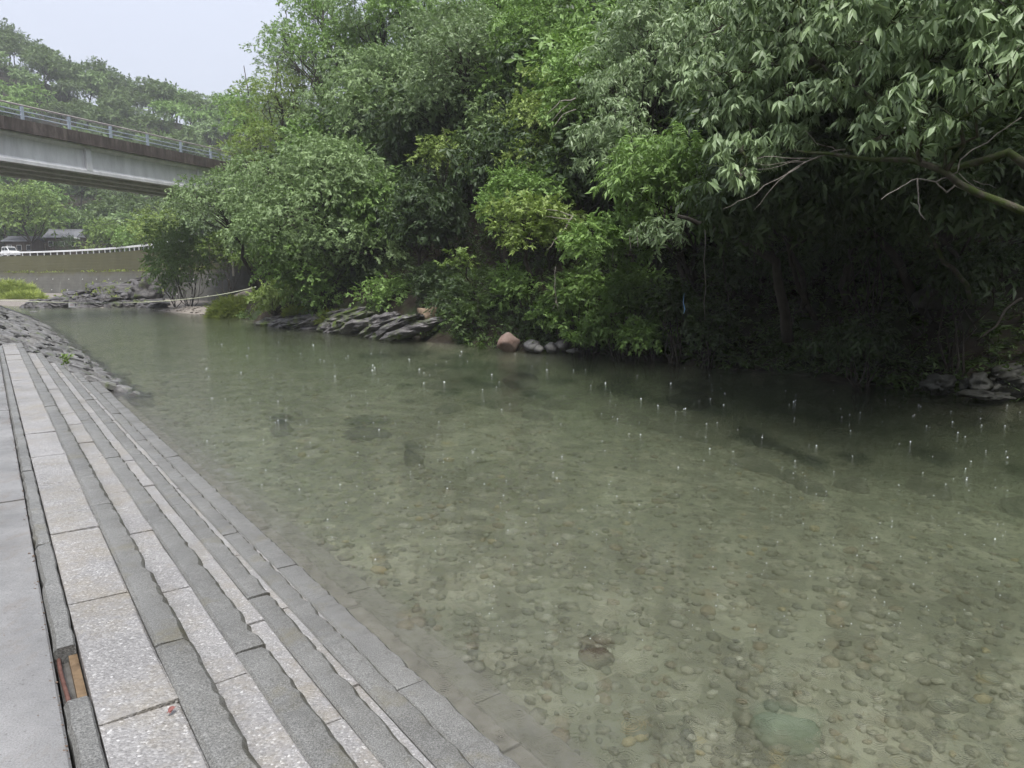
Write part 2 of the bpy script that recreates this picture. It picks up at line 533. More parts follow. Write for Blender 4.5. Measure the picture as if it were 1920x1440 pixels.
def pd_mesh(name, V, F, mat, smooth=False):
    me = bpy.data.meshes.new(name)
    me.from_pydata([tuple(map(float, v)) for v in V], [], [tuple(map(int, f)) for f in F])
    if smooth:
        me.polygons.foreach_set('use_smooth', [True] * len(me.polygons))
    me.update()
    me.materials.append(MATS[mat])
    return me


def link(name, me, parent=None, loc=None):
    o = bpy.data.objects.new(name, me)
    COL.objects.link(o)
    if loc is not None:
        o.location = loc
    if parent is not None:
        o.parent = parent
    return o


def tag(o, label=None, cat=None, group=None, kind=None):
    if label:
        o['label'] = label
    if cat:
        o['category'] = cat
    if group:
        o['group'] = group
    if kind:
        o['kind'] = kind
    return o


def thing(name, loc, label, cat, group=None):
    o = bpy.data.objects.new(name, None)
    o.empty_display_size = 0.2
    COL.objects.link(o)
    o.location = loc
    ORG[o.name] = np.array(loc, dtype=float)
    return tag(o, label, cat, group)


def org(parent):
    """world origin of a parent (and of its parent)"""
    v = np.zeros(3)
    while parent is not None:
        v = v + np.array(parent.location)
        parent = parent.parent
    return v


def part(name, V, F, mat, parent, smooth=False, quads=None, attrs=None):
    """a child mesh from world-space vertices"""
    V = np.asarray(V, dtype=float) - org(parent)
    if isinstance(F, np.ndarray):
        me = np_mesh(name, V, F, mat, smooth, attrs)
    else:
        me = pd_mesh(name, V, F, mat, smooth)
    return link(name, me, parent)


def solo(name, V, F, mat, loc, smooth=False, attrs=None):
    V = np.asarray(V, dtype=float) - np.asarray(loc, dtype=float)
    me = np_mesh(name, V, F, mat, smooth, attrs) if isinstance(F, np.ndarray) else pd_mesh(name, V, F, mat, smooth)
    return link(name, me, None, loc)


class MB:
    def __init__(self):
        self.V, self.F = [], []

    def add(self, V, F):
        n = len(self.V)
        self.V += [np.asarray(v, float) for v in V]
        self.F += [tuple(i + n for i in f) for f in F]

    def box(self, o, ax, ay, az):
        """box from corner o with edge vectors"""
        o, ax, ay, az = (np.asarray(q, float) for q in (o, ax, ay, az))
        P = [o, o + ax, o + ax + ay, o + ay]
        P += [q + az for q in P]
        self.add(P, [(0, 3, 2, 1), (4, 5, 6, 7), (0, 1, 5, 4), (1, 2, 6, 5), (2, 3, 7, 6), (3, 0, 4, 7)])

    def prism(self, poly, a, b, fx):
        """polygon (2d) extruded between a and b; fx(u, v, w) -> xyz"""
        m = len(poly)
        P = [fx(u, v, a) for u, v in poly] + [fx(u, v, b) for u, v in poly]
        F = [tuple(range(m))[::-1], tuple(range(m, 2 * m))]
        F += [(i, (i + 1) % m, (i + 1) % m + m, i + m) for i in range(m)]
        self.add(P, F)

    def tube(self, pts, rad, n=6, cap=True):
        V, F = tube(pts, rad, n)
        self.add(V, [tuple(f) for f in F])


def tube(pts, rad, n=6):
    pts = np.asarray(pts, float)
    m = len(pts)
    rad = np.broadcast_to(np.asarray(rad, float), (m,))
    V, F = [], []
    up = np.array([0.13, 0.21, 0.97])
    for i in range(m):
        t = pts[min(i + 1, m - 1)] - pts[max(i - 1, 0)]
        t = t / (np.linalg.norm(t) + 1e-9)
        a = np.cross(t, up if abs(t @ up) < 0.95 else np.array([1.0, 0, 0]))
        a /= np.linalg.norm(a) + 1e-9
        b = np.cross(t, a)
        for j in range(n):
            q = 2 * math.pi * j / n
            V.append(pts[i] + rad[i] * (math.cos(q) * a + math.sin(q) * b))
    for i in range(m - 1):
        for j in range(n):
            F.append((i * n + j, i * n + (j + 1) % n, (i + 1) * n + (j + 1) % n, (i + 1) * n + j))
    F.append(tuple(range(n))[::-1])
    F.append(tuple((m - 1) * n + j for j in range(n)))
    return V, F


def wob(a, b, n, amp, r=rng, sag=0.0):
    """a wobbly line of n points from a to b"""
    a, b = np.asarray(a, float), np.asarray(b, float)
    L = np.linalg.norm(b - a)
    out = []
    for i in range(n):
        t = i / (n - 1)
        p = a + (b - a) * t
        if 0 < i < n - 1:
            p = p + r.normal(0, amp * L, 3)
        p[2] += sag * 4 * t * (1 - t)
        out.append(p)
    return out


# icosphere template for stones
def ico(sub=1):
    import bmesh
    bm = bmesh.new()
    bmesh.ops.create_icosphere(bm, subdivisions=sub, radius=1.0)
    V = np.array([v.co[:] for v in bm.verts])
    F = np.array([[v.index for v in f.verts] for f in bm.faces], dtype=np.int32)
    bm.free()
    return V, F


ICO1, ICO2, ICO3, ICO4 = ico(1), ico(2), ico(3), ico(4)


def fnoise(V, sc, seed=0.0):
    return np.array([mnoise.fractal(Vector((v[0] * sc + seed, v[1] * sc - seed, v[2] * sc + 2 * seed)), 1.0, 2.0, 4) for v in V])


def rock(size, seed, rough=0.25, sub=3, flat=0.0, layered=0.0, freq=1.2):
    """an angular rock, half sunk base; returns V, F around origin"""
    V0, F = (ICO1, ICO2, ICO3, ICO4)[sub - 1]
    V = V0.copy()
    r = np.random.default_rng(seed)
    for _ in range(9):                       # chop flat faces
        d = r.normal(size=3)
        d /= np.linalg.norm(d)
        lim = r.uniform(0.62, 0.9)
        h = V @ d
        V = np.where((h > lim)[:, None], V - (h - lim)[:, None] * d * 0.9, V)
    nz = fnoise(V, freq, seed * 1.7)
    V = V * (1 + rough * nz)[:, None]
    V = V + 0.06 * rough * r.normal(size=V.shape)
    V = V * np.asarray(size)
    if layered:
        V[:, 2] += layered * np.sin(V[:, 2] * 9 / max(size[2], 0.1))
    return V, F


# ------------------------------------------------------------------ terrain
RB = np.array([(14, -40), (14, 2), (12.6, 12), (11.9, 16.3), (9.8, 17.5), (8.5, 20.7), (6.4, 22.3), (4.7, 25.7), (2.6, 26.8), (-0.4, 28.2),
               (-6.9, 35.5), (-9.1, 37.7), (-16.4, 45.5), (-21.4, 54), (-29, 62), (-34.5, 68.9), (-39, 69.5), (-47, 71), (-62, 78),
               (-100, 92), (-260, 130)], float)


def poly_sd(x, y, P):
    """signed distance to an open polyline; positive on the right of travel"""
    best = np.full(x.shape, 1e18)
    sg = np.zeros(x.shape)
    for a, b in zip(P[:-1], P[1:]):
        e = b - a
        t = np.clip(((x - a[0]) * e[0] + (y - a[1]) * e[1]) / (e @ e), 0, 1)
        dx, dy = x - a[0] - t * e[0], y - a[1] - t * e[1]
        d2 = dx * dx + dy * dy
        c = e[1] * dx - e[0] * dy
        m = d2 < best
        best = np.where(m, d2, best)
        sg = np.where(m, np.sign(c), sg)
    return np.sqrt(best) * np.where(sg == 0, 1, sg)


def sstep(a, b, v):
    t = np.clip((v - a) / (b - a), 0, 1)
    return t * t * (3 - 2 * t)


def vnoise(x, y, sc, seed=0.0):
    # cheap smooth value noise from sines
    return (np.sin(x * sc + 1.3 * np.sin(y * sc * 0.7 + seed)) * np.cos(y * sc * 1.1 + 1.7 * np.sin(x * sc * 0.6 - seed)) +
            0.5 * np.sin(x * sc * 2.3 + seed + np.sin(y * sc * 1.9)) * np.cos(y * sc * 2.1 - seed))


RIDGE_PX = [-400, -60, 0, 100, 200, 300, 430, 600, 900, 1400]
RIDGE_T = [0.36, 0.345, 0.322, 0.296, 0.255, 0.240, 0.224, 0.21, 0.18, 0.14]


def terrain(x, y):
    x, y = np.asarray(x, float), np.asarray(y, float)
    dR = poly_sd(x, y, RB) + 0.35 * vnoise(x, y, 0.8, 2.0)
    p = x * NS[0] + y * NS[1]
    s = x * DS[0] + y * DS[1]
    # right / far land
    low = sstep(52, 64, y) * sstep(-18, -26, x)
    hill = np.clip((x + 30) / 24, 0.0, 1.0)
    d = np.maximum(dR, 0)
    z_hill = 1.5 * sstep(0, 1.6, d) + 0.80 * np.maximum(d - 1.0, 0) * (0.25 + 0.75 * hill) + 0.35 * vnoise(x, y, 0.5, 1.0) * sstep(0.5, 4, d)
    z_hill = np.minimum(z_hill, 34 + 0.1 * d)
    z_low = 0.45 * sstep(0, 6, d) + 0.08 * vnoise(x, y, 0.35, 4.0)
    zr = z_hill * (1 - low) + z_low * low
    # far wooded hill behind the road
    az = 960 + x / np.maximum(y, 1) * FPX
    rid = np.interp(az, RIDGE_PX, RIDGE_T) * 240 + ZC - 10.5
    far = np.where(y > 60, rid * sstep(142, 245, y), 0) + 5.0 * sstep(128, 142, y)
    zr = np.maximum(zr, far + 1.5 * vnoise(x, y, 0.06, 3.0) * sstep(150, 190, y))
    # left bank
    pw = 2.5 + 0.006 * np.maximum(s - 20, 0) - np.maximum(s - 64, 0) * 1.0
    a = p - pw
    zl = np.clip(-a * 0.45 - 0.25, -0.4, 1.0)
    # keep the sheet well below the flight of steps
    zl = np.where((s < 20.6) & (a < 0), np.minimum(zl - 0.25, 0.85), zl)
    zl = np.where(p < -8, zl + 0.9 * np.clip(-p - 8, 0, 32), zl)  # unseen hill behind the camera, added to block low sky light
    # river bed between
    inw = np.maximum(a, 0)
    bed = -0.36 - 0.045 * inw - 0.75 * sstep(6, 19, inw)
    shore = -0.15 - 0.95 * np.maximum(-dR, 0)
    shallow = -0.05 - 0.09 * np.maximum(-dR, 0)
    shore = shore * (1 - sstep(48, 62, y)) + shallow * sstep(48, 62, y)
    bed = np.maximum(bed, shore) + 0.04 * vnoise(x, y, 1.3, 5.0) + 0.06 * vnoise(x, y, 0.45, 9.0)
    z = np.where(a <= 0, zl, np.where(dR > 0, zr, np.minimum(bed, -0.06)))
    return z


def H(x, y):
    return float(terrain(np.array([x]), np.array([y]))[0])


def dist_bank(x, y):
    return poly_sd(np.asarray(x, float), np.asarray(y, float), RB)


def axis(lo, a, b, hi, fine, grow=1.12):
    c = list(np.arange(a, b + 1e-6, fine))
    st = fine
    while c[-1] < hi:
        st *= grow
        c.append(c[-1] + st)
    st = fine
    while c[0] > lo:
        st *= grow
        c.insert(0, c[0] - st)
    return np.array(c)


gx = axis(-900, -45, 24, 900, 0.42)
gy = axis(-300, -4, 75, 1500, 0.42)
GX, GY = np.meshgrid(gx, gy, indexing='ij')
GZ = terrain(GX, GY)
nx, ny = len(gx), len(gy)
idx = np.arange(nx * ny).reshape(nx, ny)
GF = np.stack([idx[:-1, :-1], idx[1:, :-1], idx[1:, 1:], idx[:-1, 1:]], -1).reshape(-1, 4)
_low = sstep(50, 58, GY) * sstep(-17, -22, GX) * (GY < 130) * (GX < 0)
GV = np.stack([GX, GY, GZ], -1).reshape(-1, 3)
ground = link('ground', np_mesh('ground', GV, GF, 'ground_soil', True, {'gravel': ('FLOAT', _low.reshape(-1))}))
tag(ground, 'dark soil of the wooded bank running down into the river bed', kind='structure')

mb = MB()
mb.box((-150, -30, -4.5), (190, 0, 0), (0, 180, 0), (0, 0, 4.5))
water = link('water', pd_mesh('water', mb.V, mb.F, 'river_water'))
tag(water, 'clear green river dimpled by falling rain', kind='structure')

# ------------------------------------------------------------------ walkway and riverside steps
S0, S1 = 0.4, 20.5
walk = tag(link('walkway', None, None, sp(8, -1, 1.2)), 'wet grey concrete walkway beside the river steps', kind='structure')
joints = [-3.0, 0.9, 6.05, 8.3, 10.4, 12.6, 14.9, 17.3, 20.4]


def block(s0, s1, p0, p1, zt, zb, nseg=2, jit=0.0, chip=0.0, bev=0.012, r=rng, zj=0.003):
    """a stone laid along the flight: irregular river-side edge, eased arrises"""
    V, F = [], []
    for i in range(nseg + 1):
        t = i / nseg
        s = s0 + (s1 - s0) * t
        e = p1 + r.normal(0, jit * 0.35) + jit * 0.5 * (math.sin(s * 3.1 + p1 * 40) + 0.8 * math.sin(s * 9.3 + p1 * 90)) - (r.random() < 0.10) * chip * 0.6 * r.random()
        ez = r.normal(0, zj)
        bb = bev * r.uniform(0.7, 1.6)
        ends = 0.006 if i in (0, nseg) else 0.0
        for (p, z) in ((p0, zb), (p0, zt - bev * 0.6), (p0 + bev * 0.8, zt - ends), (e - bb, zt + ez - ends), (e, zt - bb + ez), (e - 0.02 * r.random() * (jit > 0), zb)):
            V.append(sp(s + (r.normal(0, jit * 0.5) if 0 < i < nseg else 0), p, z))
    for i in range(nseg):
        for j in range(5):
            a = i * 6 + j
            F.append((a, a + 1, a + 7, a + 6))
        F.append((i * 6 + 5, i * 6, i * 6 + 6, i * 6 + 11))
    F.append((5, 4, 3, 2, 1, 0))
    n = nseg * 6
    F.append((n, n + 1, n + 2, n + 3, n + 4, n + 5))
    return V, F


for a, b in zip(joints[:-1], joints[1:]):
    V, F = block(a + 0.005, b - 0.005, -7.0, 0.088, 1.235 + rng.normal(0, 0.003), 1.0, 3, 0.0, 0, 0.006)
    part('slab', V, F, 'walkway_concrete', walk)

steps = thing('riverside_steps', sp(10, 1.0, -0.3), 'flight of pale aggregate and grey stone steps down into the river', 'steps')
EDGE = [0.585, 0.96, 1.31, 1.645, 2.0, 2.43, 2.88]
LITE = [0.445, 0.81, 1.165, 1.49, 1.80, 2.18, 2.60]
TOPZ = [1.25, 1.02, 0.79, 0.56, 0.33, 0.0, -0.28]
BACK = [0.185] + [e - 0.01 for e in EDGE[:-1]]
ends_s = [20.9, 20.55, 20.25, 19.95, 19.7, 19.3, 19.0]
for i in range(7):
    tilt = (lambda s: -0.050 + 0.0008 * s) if i == 5 else (lambda s: 0.0)
    s_end = ends_s[i]
    core = MB()
    core.box(sp(S0, BACK[i] - 0.05, -0.9), sp(s_end - S0 - 0.03, 0, 0), sp(0, EDGE[i] - BACK[i] + 0.02, 0), (0, 0, TOPZ[i] + 0.9 - 0.11))
    core_o = part('step', core.V, core.F, 'mortar', steps)
    s = S0 + (0.0, 0.43, 0.2, 0.75, 0.5, 0.1, 0.6)[i] - 0.02
    if i == 0:
        s = 2.72 - 1.17 * 2
    while s < s_end - 0.1:
        e = min(s + 1.165 + rng.normal(0, 0.01), s_end)
        if s_end - e < 0.35:
            e = s_end
        V, F = block(s + 0.007, e - 0.007, BACK[i], LITE[i], TOPZ[i] + tilt(s) + rng.normal(0, 0.003), TOPZ[i] - 0.13, 3, 0.0, 0, 0.008)
        part('slab', V, F, 'slab_aggregate' if i < 5 else 'silty_stone', core_o)
        s = e
    s = (3.31 - 2.33 * 2) if i == 0 else (3.26 - 2.33 * 2 + 0.1 * i) if i == 1 else S0 - rng.uniform(0.2, 1.9)
    while s < s_end - 0.1:
        e = min(s + 2.33 + rng.normal(0, 0.05), s_end)
        if s_end - e < 0.5:
            e = s_end
        V, F = block(max(s, S0) + 0.007, e - 0.008, LITE[i] + 0.002, EDGE[i], TOPZ[i] + tilt(s) + rng.normal(0, 0.003), TOPZ[i] - 0.24, max(6, int((e - s) / 0.06)), 0.0019, 0.028, 0.019)
        if e > S0 + 0.2:
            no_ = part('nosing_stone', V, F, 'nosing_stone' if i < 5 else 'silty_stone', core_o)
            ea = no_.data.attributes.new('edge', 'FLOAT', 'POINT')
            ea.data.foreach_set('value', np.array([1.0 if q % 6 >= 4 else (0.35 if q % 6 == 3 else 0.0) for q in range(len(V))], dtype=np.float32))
        s = e

# dark kerb strip between walkway and top slabs, broken away in one place
kerb = thing('kerb', sp(8, 0.13, 1.0), 'narrow weathered concrete kerb with a broken gap along the walkway', 'kerb')
kj = [-0.5, 2.95, None, 3.42, 4.9, 6.9, 8.7, 10.9, 13.3, 16.0, 18.4, 20.4]
prev = kj[0]
for v in kj[1:]:
    if v is None:
        prev = None
        continue
    if prev is not None:
        nseg = max(5, int((v - prev) / 0.09))
        V, F = [], []
        for i in range(nseg + 1):
            s = prev + 0.006 + (v - prev - 0.012) * i / nseg
            l0, r0 = 0.092 + abs(rng.normal(0, 0.006)), 0.181 - abs(rng.normal(0, 0.004))
            zt = 1.252 + rng.normal(0, 0.003) - (0.012 if i in (0, nseg) else 0)
            for (p, z) in ((l0 - 0.004, 1.0), (l0, zt - 0.02), (l0 + 0.014, zt), (r0 - 0.008, zt), (r0, zt - 0.012), (r0, 1.0)):
                V.append(sp(s + (rng.normal(0, 0.008) if i in (0, nseg) else 0), p, z))
        for i in range(nseg):
            for j in range(5):
                a = i * 6 + j
                F.append((a, a + 1, a + 7, a + 6))
        F.append((5, 4, 3, 2, 1, 0))
        n = nseg * 6
        F.append(tuple(n + q for q in range(6)))
        part('kerb_stone', V, F, 'nosing_stone', kerb)
    prev = v
mb = MB()
mb.box(sp(2.9, 0.10, 1.0), sp(0.57, 0, 0), sp(0, 0.075, 0), (0, 0, 0.165))
part('mortar_bed', mb.V, mb.F, 'mortar', kerb)
V, F = tube([sp(s, 0.112 + 0.004 * math.sin(s * 9), 1.207 - 0.003 * i) for i, s in enumerate(np.linspace(2.90, 3.47, 7))], 0.0085, 8)
o = solo('reinforcing_bar', V, F, 'rusty_iron', sp(3.18, 0.112, 1.2), True)
tag(o, 'rusty iron bar exposed in the broken gap of the kerb', 'bar')
mb = MB()
mb.box(sp(2.97, 0.145, 1.166), sp(0.44, 0, 0), sp(0, 0.032, 0.0), (0, 0, 0.035))
o = solo('timber_batten', mb.V, mb.F, 'old_timber', sp(3.19, 0.155, 1.166))
tag(o, 'tan timber batten showing in the broken kerb beside the rusty bar', 'timber')
# grit and crumbled concrete along the kerb
gr = np.random.default_rng(17)
Vs, Fs, b_ = [], [], 0
for q in range(260):
    s_ = 1.6 + 12 * gr.random() ** 1.6
    p_ = 0.088 - abs(gr.normal(0, 0.014)) if gr.random() < 0.8 else gr.uniform(-0.9, 0.09)
    c = sp(s_, p_, 1.2365)
    z_ = gr.uniform(0.001, 0.0045)
    Vs.append(ICO1[0] * np.array([z_ * gr.uniform(0.7, 2.2), z_, z_ * 0.7]) * gr.uniform(0.6, 1.3, (12, 1)) + c)
    Fs.append(ICO1[1] + b_)
    b_ += 12
tag(solo('grit', np.concatenate(Vs), np.concatenate(Fs), 'stone_brown', sp(6, 0.08, 1.236)), 'brown grit and crumbs gathered along the walkway edge', 'grit', kind='stuff')
# fallen leaf on the top slab
c = at_z(315, 1338, 1.2545)
V, F = [], []
for q, sg in ((0.25, 1), (-0.25, -1)):
    n0 = len(V)
    ca, sa = math.cos(1.45 + q), math.sin(1.45 + q)
    for (u, w, z) in ((0, 0, 0), (0.35, 0.30, 0.006), (0.75, 0.28, 0.008), (1, 0, 0.004), (0.75, -0.16, 0.003), (0.35, -0.15, 0.002)):
        u, w = u * 0.042, w * 0.036 * sg
        V.append(c + np.array([u * ca - w * sa + 0.006 * sg, u * sa + w * ca, z]))
    F.append(tuple(range(n0, n0 + 6)) if sg > 0 else tuple(range(n0 + 5, n0 - 1, -1)))
o = solo('fallen_leaf', V, F, 'dead_leaf', c)
tag(o, 'small reddish brown fallen leaf lying on a pale top slab', 'leaf')

# ------------------------------------------------------------------ stone-pitched bank beyond the steps
bank = thing('stone_pitched_bank', sp(30, 1.2, 0.0), 'sloping bank of grey pitched stones beyond the end of the steps', 'stone bank')
V, F = [], []
ns_ = 40
for i in range(ns_ + 1):
    s = 19.0 + 46 * i / ns_
    for (p, z) in ((-6.0, 1.24), (-0.3, 1.22), (2.62 + 0.006 * (s - 20), -0.10), (3.4, -0.7)):
        V.append(sp(s if z > 1.2 else s, p, z))
for i in range(ns_):
    for j in range(3):
        a = i * 4 + j
        F.append((a, a + 1, a + 5, a + 4))
part('mortar_bed', [v - np.array([0, 0, 0.06]) for v in V], F, 'mortar', bank)
stone_tpl = []
for q in range(7):
    r = np.random.default_rng(100 + q)
    m = 7
    ang = np.sort(r.uniform(0, 2 * math.pi, m) * 0.35 + np.arange(m) / m * 2 * math.pi * 1.0)
    rad = r.uniform(0.82, 1.08, m)
    P = [(rad[i] * math.cos(ang[i]), rad[i] * math.sin(ang[i])) for i in range(m)]
    Vq = [(x * 1.0, y * 1.0, -0.9) for x, y in P] + [(x, y, 0.15 + r.normal(0, 0.14)) for x, y in P] + [(x * 0.72, y * 0.72, 0.6 + r.normal(0, 0.2)) for x, y in P]
    Fq = [(i, (i + 1) % m, (i + 1) % m + m, i + m) for i in range(m)] + [(i + m, (i + 1) % m + m, (i + 1) % m + 2 * m, i + 2 * m) for i in range(m)] + [tuple(range(2 * m, 3 * m))]
    stone_tpl.append(pd_mesh('stone', Vq, Fq, 'rock_grey'))
from mathutils import Matrix
s = 19.2
cnt = 0
rows_s = []
while s < 62 and cnt < 292:
    step_len = 0.40 + 0.030 * (s - 19)
    p = -0.75 + rng.uniform(-0.1, 0.1)
    while p < 2.75 and cnt < 292:
        w = rng.uniform(0.34, 0.60) * (1 + 0.022 * (s - 19))
        pc_ = p + w / 2
        lim = None
        if s < 20.9:                                    # leave room for the ends of the treads
            need = np.interp(pc_ - w * 0.6, EDGE[:6], ends_s[:6])
            if s - 0.3 < need and pc_ < 2.5:
                p += w
                continue
        zc_ = 1.24 if pc_ < -0.3 else 1.24 - (pc_ + 0.3) * 0.452
        slope = 0 if pc_ < -0.3 else -0.452
        o = bpy.data.objects.new('stone', stone_tpl[rng.integers(7)])
        COL.objects.link(o)
        o.parent = bank
        c = sp(s + rng.uniform(-0.1, 0.1), pc_, zc_ + rng.uniform(-0.01, 0.05) * (1.6 if pc_ > -0.2 else 0.4)) - org(bank)
        ex = np.array([NS[0], NS[1], slope])
        ex /= np.linalg.norm(ex)
        ey = np.array([DS[0], DS[1], rng.normal(0, 0.10)])
        ey -= (ey @ ex) * ex
        ey /= np.linalg.norm(ey)
        ez = np.cross(ex, ey)
        q = rng.normal(0, 0.35)
        ex2, ey2 = math.cos(q) * ex + math.sin(q) * ey, math.cos(q) * ey - math.sin(q) * ex
        sc3 = (w * 0.60, step_len * 0.60, 0.11)
        M = Matrix([[ex2[0] * sc3[0], ey2[0] * sc3[1], ez[0] * sc3[2], c[0]], [ex2[1] * sc3[0], ey2[1] * sc3[1], ez[1] * sc3[2], c[1]], [ex2[2] * sc3[0], ey2[2] * sc3[1], ez[2] * sc3[2], c[2]], [0, 0, 0, 1]])
        o.matrix_local = M
        cnt += 1
        p += w * 0.97
    s += step_len * rng.uniform(0.9, 1.05)

# ------------------------------------------------------------------ foliage machinery
def leaf_shape(kind):
    if kind == 'fine':           # folded blade, 4 triangles, curved tip
        V = np.array([(0, 0, 0), (0.42, 0.135, 0.035), (0.42, -0.135, 0.035), (0.5, 0, -0.01), (1.0, 0, -0.14)], float)
        T = np.array([(0, 3, 1), (0, 2, 3), (1, 3, 4), (3, 2, 4)])
    elif kind == 'blade':
        V = np.array([(0, 0.03, 0), (0, -0.03, 0), (0.55, 0.03, 0.0), (0.55, -0.03, 0.0), (1.0, 0, -0.2)], float)
        T = np.array([(0, 1, 3), (0, 3, 2), (2, 3, 4)])
    else:
        V = np.array([(0, 0, 0), (0.45, 0.21, 0.05), (1.0, 0, -0.12), (0.45, -0.21, 0.05)], float)
        T = np.array([(0, 2, 1), (0, 3, 2)])
    return V, T


def rot_from_x(ax, roll):
    """(n,3,3) rotations taking +X to ax, +Z roughly up"""
    ax = ax / (np.linalg.norm(ax, axis=1, keepdims=True) + 1e-9)
    up = np.tile(np.array([0.0, 0, 1.0]), (len(ax), 1))
    y = np.cross(up, ax)
    ln = np.linalg.norm(y, axis=1, keepdims=True)
    y = np.where(ln < 1e-3, np.array([[0, 1.0, 0]]), y / np.maximum(ln, 1e-6))
    z = np.cross(ax, y)
    c, s_ = np.cos(roll)[:, None], np.sin(roll)[:, None]
    y2, z2 = c * y + s_ * z, c * z - s_ * y
    return np.stack([ax, y2, z2], -1)


def spray(r, n, L, kind, droop, spread, tw=1.0, full=False):
    """a twig with n leaves, twig along +X; returns V, T, tint per vertex offset"""
    lv, lt = leaf_shape(kind)
    t = np.linspace(0.15, 1.0, n) * spread + r.normal(0, 0.03, n)
    az = r.uniform(-1.25, 1.25, n) + np.where(np.arange(n) % 2, 0.55, -0.55)
    if full:
        az = np.arange(n) / n * 6.283 + r.normal(0, 0.35, n)
        droop = droop * 1.12
    el = -droop * r.uniform(0.4, 1.3, n)
    d = np.stack([np.cos(az) * np.cos(el), np.sin(az) * np.cos(el), np.sin(el)], -1)
    R = rot_from_x(d, r.normal(0, 0.5, n))
    Ls = L * r.uniform(0.7, 1.2, n)
    V = np.einsum('nij,kj->nki', R, lv) * Ls[:, None, None]
    V[:, :, 1] *= tw
    pos = np.stack([t, r.normal(0, 0.05, n) * spread, r.normal(0, 0.06, n) * spread - 0.10 * t * t / max(spread, .01)], -1)
    V = V + pos[:, None, :]
    T = (lt[None] + (np.arange(n) * len(lv))[:, None, None]).reshape(-1, 3)
    tint = np.repeat(r.uniform(0, 1, n), len(lv))
    return V.reshape(-1, 3), T, tint


def scatter(r, tpls, pos, axes, scale, roll=0.6, lob=None):
    """place sprays: pos (n,3), axes (n,3), scale (n,)"""
    n = len(pos)
    which = r.integers(0, len(tpls), n)
    Vs, Ts, Ks, base = [], [], [], 0
    rt = r.uniform(0, 1, n)
    if lob is not None:
        rt = 0.55 * rt + 0.45 * lob
    for w, (V, T, tt) in enumerate(tpls):
        m = which == w
        if not m.any():
            continue
        R = rot_from_x(axes[m], r.normal(0, roll, m.sum()))
        P = np.einsum('nij,kj->nki', R, V) * scale[m][:, None, None] + pos[m][:, None, :]
        cnt_ = m.sum()
        Vs.append(P.reshape(-1, 3))
        Ts.append((T[None] + (np.arange(cnt_) * len(V))[:, None, None]).reshape(-1, 3) + base)
        Ks.append((0.55 * rt[m][:, None] + 0.45 * tt[None]).reshape(-1))
        base += cnt_ * len(V)
    return np.concatenate(Vs), np.concatenate(Ts), np.concatenate(Ks)


TPL = {}
_r = np.random.default_rng(3)
TPL['fine'] = [spray(_r, 9, 0.20, 'fine', 0.75, 0.30) for _ in range(6)]
TPL['big'] = [spray(_r, 10, 0.215, 'fine', 1.05, 0.10, full=True) for _ in range(7)]
TPL['std'] = [spray(_r, 11, 0.155, 'std', 0.5, 0.32) for _ in range(6)]
TPL['tuft'] = [spray(_r, 11, 0.140, 'std', 0.15, 0.26) for _ in range(6)]
TPL['coarse'] = [spray(_r, 9, 0.34, 'std', 0.55, 0.60) for _ in range(5)]
TPL['far'] = [spray(_r, 8, 0.62, 'std', 0.3, 0.9) for _ in range(5)]
TPL['grass'] = [spray(_r, 9, 0.55, 'blade', 0.1, 0.12) for _ in range(5)]
TPL['fern'] = [spray(_r, 12, 0.16, 'std', 0.3, 0.55) for _ in range(5)]


def crown_mesh(r, lobes, tpl, spacing, droop=0.45, size=1.0, face=None, under=0.12, inner=0.08):
    """lobes: list of (centre, radii) -> leaf sprays on the shell of each lobe"""
    Pp, Aa, Ss, Ll = [], [], [], []
    for c, rad in lobes:
        c, rad = np.asarray(c, float), np.asarray(rad, float)
        area = 4 * math.pi * (np.mean(rad ** 1.6)) ** (2 / 1.6)
        n = max(8, int(area / spacing ** 2))
        d = r.normal(size=(n, 3))
        d /= np.linalg.norm(d, axis=1, keepdims=True)
        keep = (d[:, 2] > -0.15) | (r.random(n) < under)
        if face is not None:
            keep &= (d @ face > -0.35) | (r.random(n) < 0.35)
        d = d[keep]
        n = len(d)
        f = np.where(r.random(n) < inner, r.uniform(0.35, 0.8, n), r.uniform(0.82, 1.04, n))
        f = f * (1 + 0.16 * np.sin(d[:, 0] * 5 + c[0]) * np.cos(d[:, 1] * 6 + c[2]) + 0.1 * np.sin(d[:, 2] * 9 + c[1]))
        Pp.append(c + d * rad * f[:, None])
        ax = d * 0.85 + r.normal(0, 0.35, (n, 3))
        ax[:, 2] -= droop * r.uniform(0.4, 1.4, n)
        if tpl == 'big':
            ax[:, 2] = ax[:, 2].clip(-0.35, 0.25)
        Aa.append(ax)
        Ss.append(r.uniform(0.55, 1.4, n) * size)
        Ll.append(np.full(n, r.random()))
    return scatter(r, TPL[tpl], np.concatenate(Pp), np.concatenate(Aa), np.concatenate(Ss), 0.22 if tpl == 'big' else 0.6, np.concatenate(Ll))


def make_lobes(r, C, rad, n, k=0.36, flat=0.8):
    out = []
    C, rad = np.asarray(C, float), np.asarray(rad, float)
    pts = []
    tries = 0
    while len(pts) < n and tries < 4000:
        tries += 1
        d = r.normal(size=3)
        d /= np.linalg.norm(d)
        if d[2] < -0.75:
            continue
        q = d * r.uniform(0.35, 0.80)
        if all(np.linalg.norm(q - o_) > 0.62 * (1.6 / n ** 0.5) for o_ in pts) or tries > 1500:
            pts.append(q)
    m = rad.mean()
    for q in pts:
        lr = m * k * r.uniform(0.72, 1.25)
        out.append((C + q * rad, np.array([lr * r.uniform(0.95, 1.3), lr * r.uniform(0.95, 1.3), lr * flat * r.uniform(0.8, 1.1)])))
    return out


